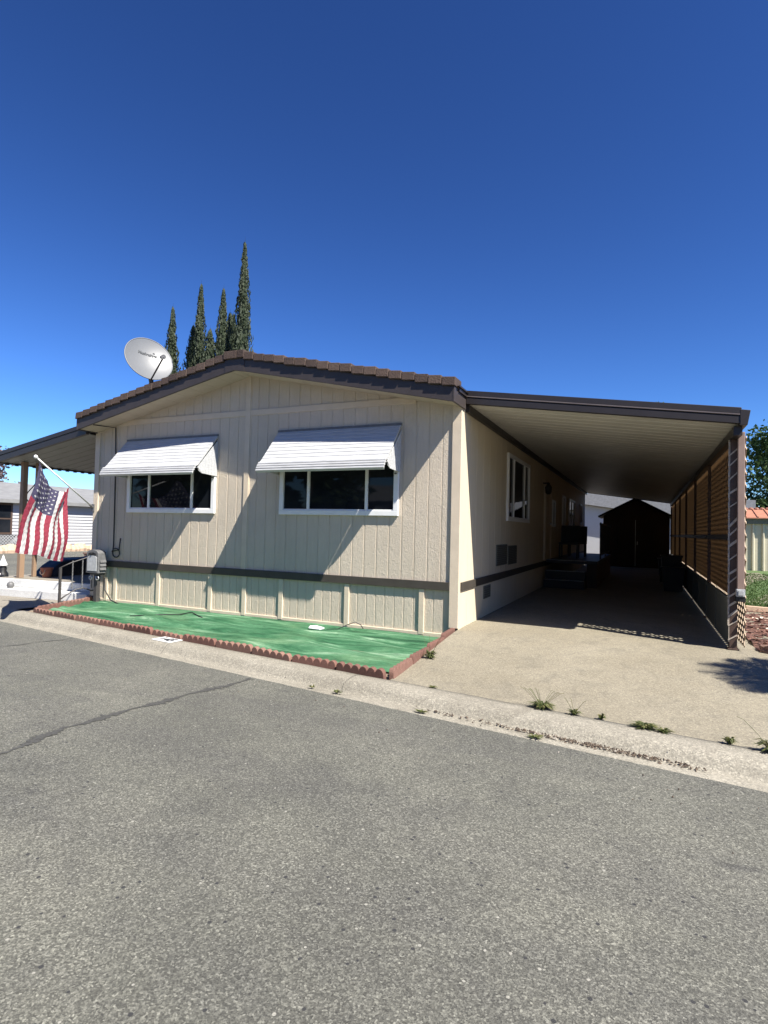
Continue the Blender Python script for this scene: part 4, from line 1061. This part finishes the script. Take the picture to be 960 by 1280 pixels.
# ------------------------------------------------------------------ TREES
def leaf_quad(mb, p, s, rr):
    n = Vector((rr.gauss(0, 1), rr.gauss(0, 1), rr.gauss(0, 1)+.5)).normalized(); t = n.orthogonal().normalized(); b = n.cross(t); a = rr.uniform(0, 2*PI)
    t2 = t*math.cos(a)+b*math.sin(a); b2 = n.cross(t2)
    mb.add([p-t2*s, p-b2*s*.55+n*s*.1, p+t2*s, p+b2*s*.55+n*s*.1], [(0,1,2,3)])
def broad_tree(x, y, h, rad, mat, label, seed, nl=5200, ls=.11, z0=.35, base=0, group=None, gap=.0):
    rr = random.Random(seed); t = thing('tree', label, 'tree', (x, y, base), group)
    tr = MB(); tr.tube([(x, y, base-.05), (x+.05, y, base+h*.25), (x-.04, y+.05, base+h*.5), (x, y, base+h*.8)], [rad*.10, rad*.075, rad*.05, rad*.02], 8)
    cl = []
    for k in range(26):
        a = rr.uniform(0, 2*PI); zz = rr.uniform(z0, 1.0); prof_ = math.sin(PI*min(1, (zz-z0)/(1-z0)*.86+.12))**.6
        d = rad*prof_*rr.uniform(.45, 1.0); c = Vector((x+d*math.cos(a), y+d*math.sin(a), base+h*zz)); cl.append((c, rad*rr.uniform(.2, .42)))
        if k % 2 == 0: tr.tube([(x, y, base+h*max(.18, zz*.55)), Vector((x, y, base+h*zz*.7)).lerp(c, .5), c], [rad*.04, rad*.025, rad*.008], 5)
    tr.build('trunk', M['trunk'], t)
    lv = MB()
    for _ in range(nl):
        c, r = rr.choice(cl); v = Vector((rr.gauss(0, 1), rr.gauss(0, 1), rr.gauss(0, .8))).normalized()*r*rr.random()**.4
        leaf_quad(lv, c+v, ls*rr.uniform(.6, 1.35), rr)
    lv.build('crown', mat, t, recalc=False)
    return t
broad_tree(9.6, 30.5, 7.4, 3.0, M['leafA'], 'leafy green tree rising behind the orange roofed metal shed', 3, 15000, .12, .12)
broad_tree(12.8, 33, 8.3, 3.6, M['leafA'], 'taller green tree at the right picture edge behind the metal shed', 4, 7000, .2, .12)
broad_tree(3.05, 30.5, 9.35, 1.6, M['leafC'], 'thin tree whose tip shows above the carport roof', 12, 2500, .12, .3)
broad_tree(-36.2, 14.5, 5.6, 2.2, M['leafB'], 'sparse purplish tree behind the white neighbouring house', 5, 2400, .13, .35)
for k, (x, y, h, lab) in enumerate(((-62, 46, 7.3, 'small dark far tree just above the white roof, left of its twin'), (-58, 46, 7.6, 'small dark far tree just above the white roof, right of its twin'), (-66, 48, 6.6, 'low dark far tree peeping over the white roof by the flagpole'))):
    broad_tree(x, y, h, 1.9, M['leafC'], lab, 30+k, 1200, .25, .2, group='far trees over the white roof')
def cypress(x, y, h, rmax, label, seed, tp=2.6):
    rr = random.Random(seed); t = thing('cypress_tree', label, 'tree', (x, y, -.3), 'slender cypresses behind the roof')
    q = MB(); q.tube([(x, y, -.35), (x, y, h*.5)], [.16, .08], 8); q.build('trunk', M['trunk'], t)
    def rad(tt): return rmax*(min(1, (1-tt)*tp+.015)**.95)*(.75+.25*min(1, tt*6))*(1 if tt > .02 else .3)
    lv = MB(); prof_ = []
    for k in range(24):
        tt = k/23; prof_.append((max(.02, rad(tt)*.72), lerp(.5, h*.985, tt)))
    lv.lathe((x, y, 0), prof_, 12)
    n = int(2600*h/15)
    for _ in range(n):
        tt = rr.random()**.8; a = rr.uniform(0, 2*PI); bump = 1+.22*math.sin(a*3+tt*23+seed)+.18*math.sin(a*5-tt*41)+.14*math.sin(a*2+tt*67+seed)
        r = rad(tt)*bump*rr.uniform(.7, 1.0); z = lerp(.5, h*.97, tt); d = Vector((math.cos(a), math.sin(a), 0)); p = Vector((x, y, z)) + d*r
        l = rr.uniform(.25, .72)*(.5+.5*(1-tt)); wd = rr.uniform(.05, .11)*(.5+.5*(1-tt)); s = Vector((-d.y, d.x, 0))*wd
        out = rr.uniform(-.02, .2) if rr.random() < .965 else rr.uniform(.25, .5)
        tip_ = p + Vector((0,0,l)) + d*out*l; mid = p + d*(.06) + Vector((0,0,l*.45))
        lv.add([p-s*.6, mid-s, tip_, mid+s, p+s*.6, mid+d*wd*.7], [(0,5,1), (1,5,2), (2,5,3), (3,5,4)])
    lv.add([(x-.03, y, h*.95), (x+.03, y, h*.95), (x, y+.03, h*.95), (x, y, h+.1)], [(0,1,3), (1,2,3), (2,0,3)])
    lv.build('crown', M['cypress'], t, recalc=False)
for x, y, h, r, tp, lab in ((-24.12, 18, 14.9, .50, 3.2, 'slender cypress standing alone beside the satellite dish, leftmost of the row'),
        (-23.0, 18.6, 13.8, .52, 5.0, 'short pointed cypress leaning on the left of a taller one'),
        (-21.9, 18, 16.0, .48, 2.8, 'tall narrow cypress, second tallest of the row'),
        (-20.74, 17.6, 12.95, .47, 7.0, 'shortest cypress with a blunt top in the middle of the row'),
        (-20.18, 18, 15.45, .50, 3.2, 'tall cypress just left of two half hidden ones'),
        (-20.5, 19, 14.4, .42, 5.0, 'half hidden thin cypress left in the gap beside the tallest'),
        (-20.75, 19.6, 14.6, .36, 5.0, 'half hidden dark cypress squeezed against the tallest one'),
        (-18.73, 18, 18.0, .62, 2.3, 'tallest cypress, rightmost of the row above the ridge')):
    cypress(x, y, h, r, lab, int(abs(x)*10), tp)

# cycad out of frame whose shadow falls on the driveway, and a shrub on the lawn
cy = thing('cycad', 'stiff fronded dark green cycad growing in the bed beside the driveway', 'plant', (4.5, -.95, -.03))
q = MB(); q.lathe((4.5, -.95, -.08), [(.2, 0), (.22, .2), (.19, .75), (.1, .86)], 12); q.build('trunk', M['trunk'], cy)
rr = random.Random(17)
fr_ = MB()
for k in range(58):
    a = 2*PI*k/58 + rr.uniform(-.1, .1); el = rr.uniform(.15, 1.0); L_ = rr.uniform(.8, 1.02); d = Vector((math.cos(a), math.sin(a), 0)); P = []
    for j in range(9):
        t = j/8; P.append(Vector((4.5, -.95, .75)) + d*(L_*t*math.cos(el*(1-.25*t))) + Vector((0,0,L_*(t*math.sin(el) - .34*t*t))))
    fr_.tube(P, [.012*(1-.8*j/8) for j in range(9)], 4)
    for j in range(2, 26):
        t = j/26; i0 = min(7, int(t*8)); p = P[i0].lerp(P[i0+1], t*8-i0); dr = (P[i0+1]-P[i0]).normalized(); s = dr.cross(Vector((0,0,1))).normalized()
        ll = .21*math.sin(PI*min(1, t*.9+.1))**.6
        for sg in (-1, 1): fr_.add([p-dr*.012, p+dr*.012, p+s*sg*ll+dr*ll*.8+Vector((0,0,.02))], [(0,1,2)])
fr_.build('fronds', M['frond'], cy, recalc=False)
shb = thing('shrub', 'round green shrub on the lawn beyond the pale bricks', 'shrub', (5.75, 5.45, 0))
q = MB(); q.tube([(5.75, 5.45, -.02), (5.75, 5.45, .8)], [.05, .02], 6); q.build('stem', M['trunk'], shb)
lv = MB(); rr = random.Random(44)
for _ in range(1500):
    v = Vector((rr.gauss(0, 1), rr.gauss(0, 1), rr.gauss(0, 1))).normalized()*rr.random()**.4; leaf_quad(lv, Vector((5.75, 5.45, .72)) + Vector((v.x*.5, v.y*.5, v.z*.65)), .05*rr.uniform(.7, 1.3), rr)
lv.build('crown', M['leafA'], shb, recalc=False)

# ------------------------------------------------------------------ NEIGHBOURS
nh = thing('white_mobile_home', 'white horizontal sided mobile home across the drive at the left', 'house', (-31, 14, -.25))
q = MB(); z = -.06; k = 0
pts = []
while z < 2.24: pts += [(-27.0, z), (-26.96, z+.002), (-26.998, z+.165), (-27.02, z+.17)]; z += .17
q.sheet([[(px_, 2, pz_), (px_, 30, pz_)] for px_, pz_ in pts]); q.quad((-27.01, 2, .2), (-35, 2, .2), (-35, 2, 2.25), (-27.01, 2, 2.25)); q.quad((-27.01, 30, .2), (-35, 30, .2), (-35, 30, 2.25), (-27.01, 30, 2.25)); q.build('wall', M['wsiding'], nh)
q = MB(); q.hexa([(-26.6, 1.6, 2.24), (-26.6, 30.4, 2.24), (-31, 30.4, 3.35), (-31, 1.6, 3.35), (-26.6, 1.6, 2.42), (-26.6, 30.4, 2.42), (-31, 30.4, 3.53), (-31, 1.6, 3.53)]); q.hexa([(-31, 1.6, 3.35), (-31, 30.4, 3.35), (-35.4, 30.4, 2.24), (-35.4, 1.6, 2.24), (-31, 1.6, 3.53), (-31, 30.4, 3.53), (-35.4, 30.4, 2.42), (-35.4, 1.6, 2.42)]); q.build('roof', M['wroof'], nh)
q = MB(); q.box(-27.2, -27.02, 2, 30, -.25, .62); q.build('skirting', M['wsiding'], nh)
def nwin(y0, y1):
    q = MB(); q.box(-27.0, -26.95, y0, y1, .64, 2.22); wo = q.build('window', M['sdark'], nh)
    q = MB(); q.box(-26.95, -26.94, y0+.1, (y0+y1)/2-.05, .75, 1.4); q.box(-26.95, -26.94, (y0+y1)/2+.05, y1-.1, .75, 1.4); q.box(-26.95, -26.94, y0+.1, y1-.1, 1.48, 2.12); q.build('pane', M['glass'], wo)
nwin(8.3, 10.6)
lt_ = MB(); lt_.box(-26.98, -26.93, 7.5, 10.9, -.25, .63); ls_ = lt_.build('dark_skirt_panel', M['black'], nh)
lt2 = MB()
for k in range(26):
    y = 7.5 + k*.16
    lt2.bar((-26.92, y, -.2), (-26.92, min(10.9, y+.8), .6), .03, .01, up=(1,0,0)); lt2.bar((-26.91, max(7.5, y), -.2), (-26.91, max(7.5, y-.8), .6), .03, .01, up=(1,0,0))
lt2.build('skirt_lattice', M['greyplastic'], ls_)
pl = MB()
rr = random.Random(6)
for k in range(60):
    y = 4 + k*.28; c0 = (-25.9+rr.uniform(-.25, .1), y, -.26); s = rr.uniform(.12, .22); s *= 1.5; pl.lathe(c0, [(s, 0), (s*1.1, s*.5), (s*.8, s*1.2), (s*.2, s*1.4)], 7)
tag(pl.build('stone_border', M['brick'], origin=(-25.9, 12, -.26)), 'low tan stone border along the foot of the white mobile home', 'stone border')
bn = thing('garden_bench', 'weathered wooden bench seen between the flag and the mailbox', 'bench', (-15.6, 6.9, -.25))
q = MB(); q.box(-16.5, -14.9, 6.7, 7.15, .18, .24); q.build('seat', M['rock'], bn)
q = MB(); q.box(-16.5, -14.9, 7.12, 7.17, .3, .5); q.build('backrest', M['rock'], bn)
for x in (-16.4, -15.0):
    for y in (6.75, 7.1):
        q = MB(); q.box(x-.04, x+.04, y-.04, y+.04, -.245, .18 if y < 7 else .5); q.build('leg', M['rock'], bn)
# white house behind the shed
wb = thing('white_rear_house', 'bright white house wall with grey roof behind the dark storage shed', 'house', (0, 30, 0))
q = MB(); q.prism([(-9, 27, -.2), (7, 27, -.2), (7, 27, 1.9), (-2.8, 27, 3.35), (-9, 27, 2.4)], (0, 7, 0)); q.build('wall', M['wsiding'], wb)
q = MB(); q.prism([(7.5, 26.5, 1.86), (-2.8, 26.5, 3.36), (-2.8, 26.5, 3.8), (7.5, 26.5, 3.3)], (0, 8, 0)); q.prism([(-2.8, 26.5, 3.36), (-9.5, 26.5, 2.4), (-9.5, 26.5, 2.8), (-2.8, 26.5, 3.8)], (0, 8, 0)); q.build('roof', M['groof'], wb)

# ------------------------------------------------------------------ across the street (unseen behind the camera; put in to block low sky light and show in panes)
oh = thing('mobile_home', 'unseen tan mobile home behind the viewer, blocking low sky light across the street', 'house', (-4, -22, -.25))
q = MB(); q.box(-13, 4, -27, -19.5, -.3, 2.9); q.build('wall', M['sdark'], oh)
q = MB(); q.prism([(-13.4, -19.0, 2.85), (-13.4, -23.2, 4.0), (-13.4, -27.5, 2.85)], (17.8, 0, 0)); q.build('roof', M['groof'], oh)
for k, (x, y, h, r, lab) in enumerate(((-22, -20, 8.5, 4.2, 'broad unseen tree blocking low sky light across the street, farthest left'), (-13.5, -17.5, 6.5, 3.2, 'low unseen tree blocking low sky light across the street beside the tan home'),
        (-1, -18, 7.5, 3.4, 'unseen tree blocking low sky light across the street in front of the tan home'), (8, -19, 9, 4.2, 'large unseen tree blocking low sky light across the street right of the tan home'), (18, -18, 7.5, 4, 'unseen tree blocking low sky light across the street, farthest right'))):
    broad_tree(x, y, h, r, M['leafC'], lab, 60+k, 3800, .3, .12, base=-.3, group='unseen trees blocking sky light across the street')
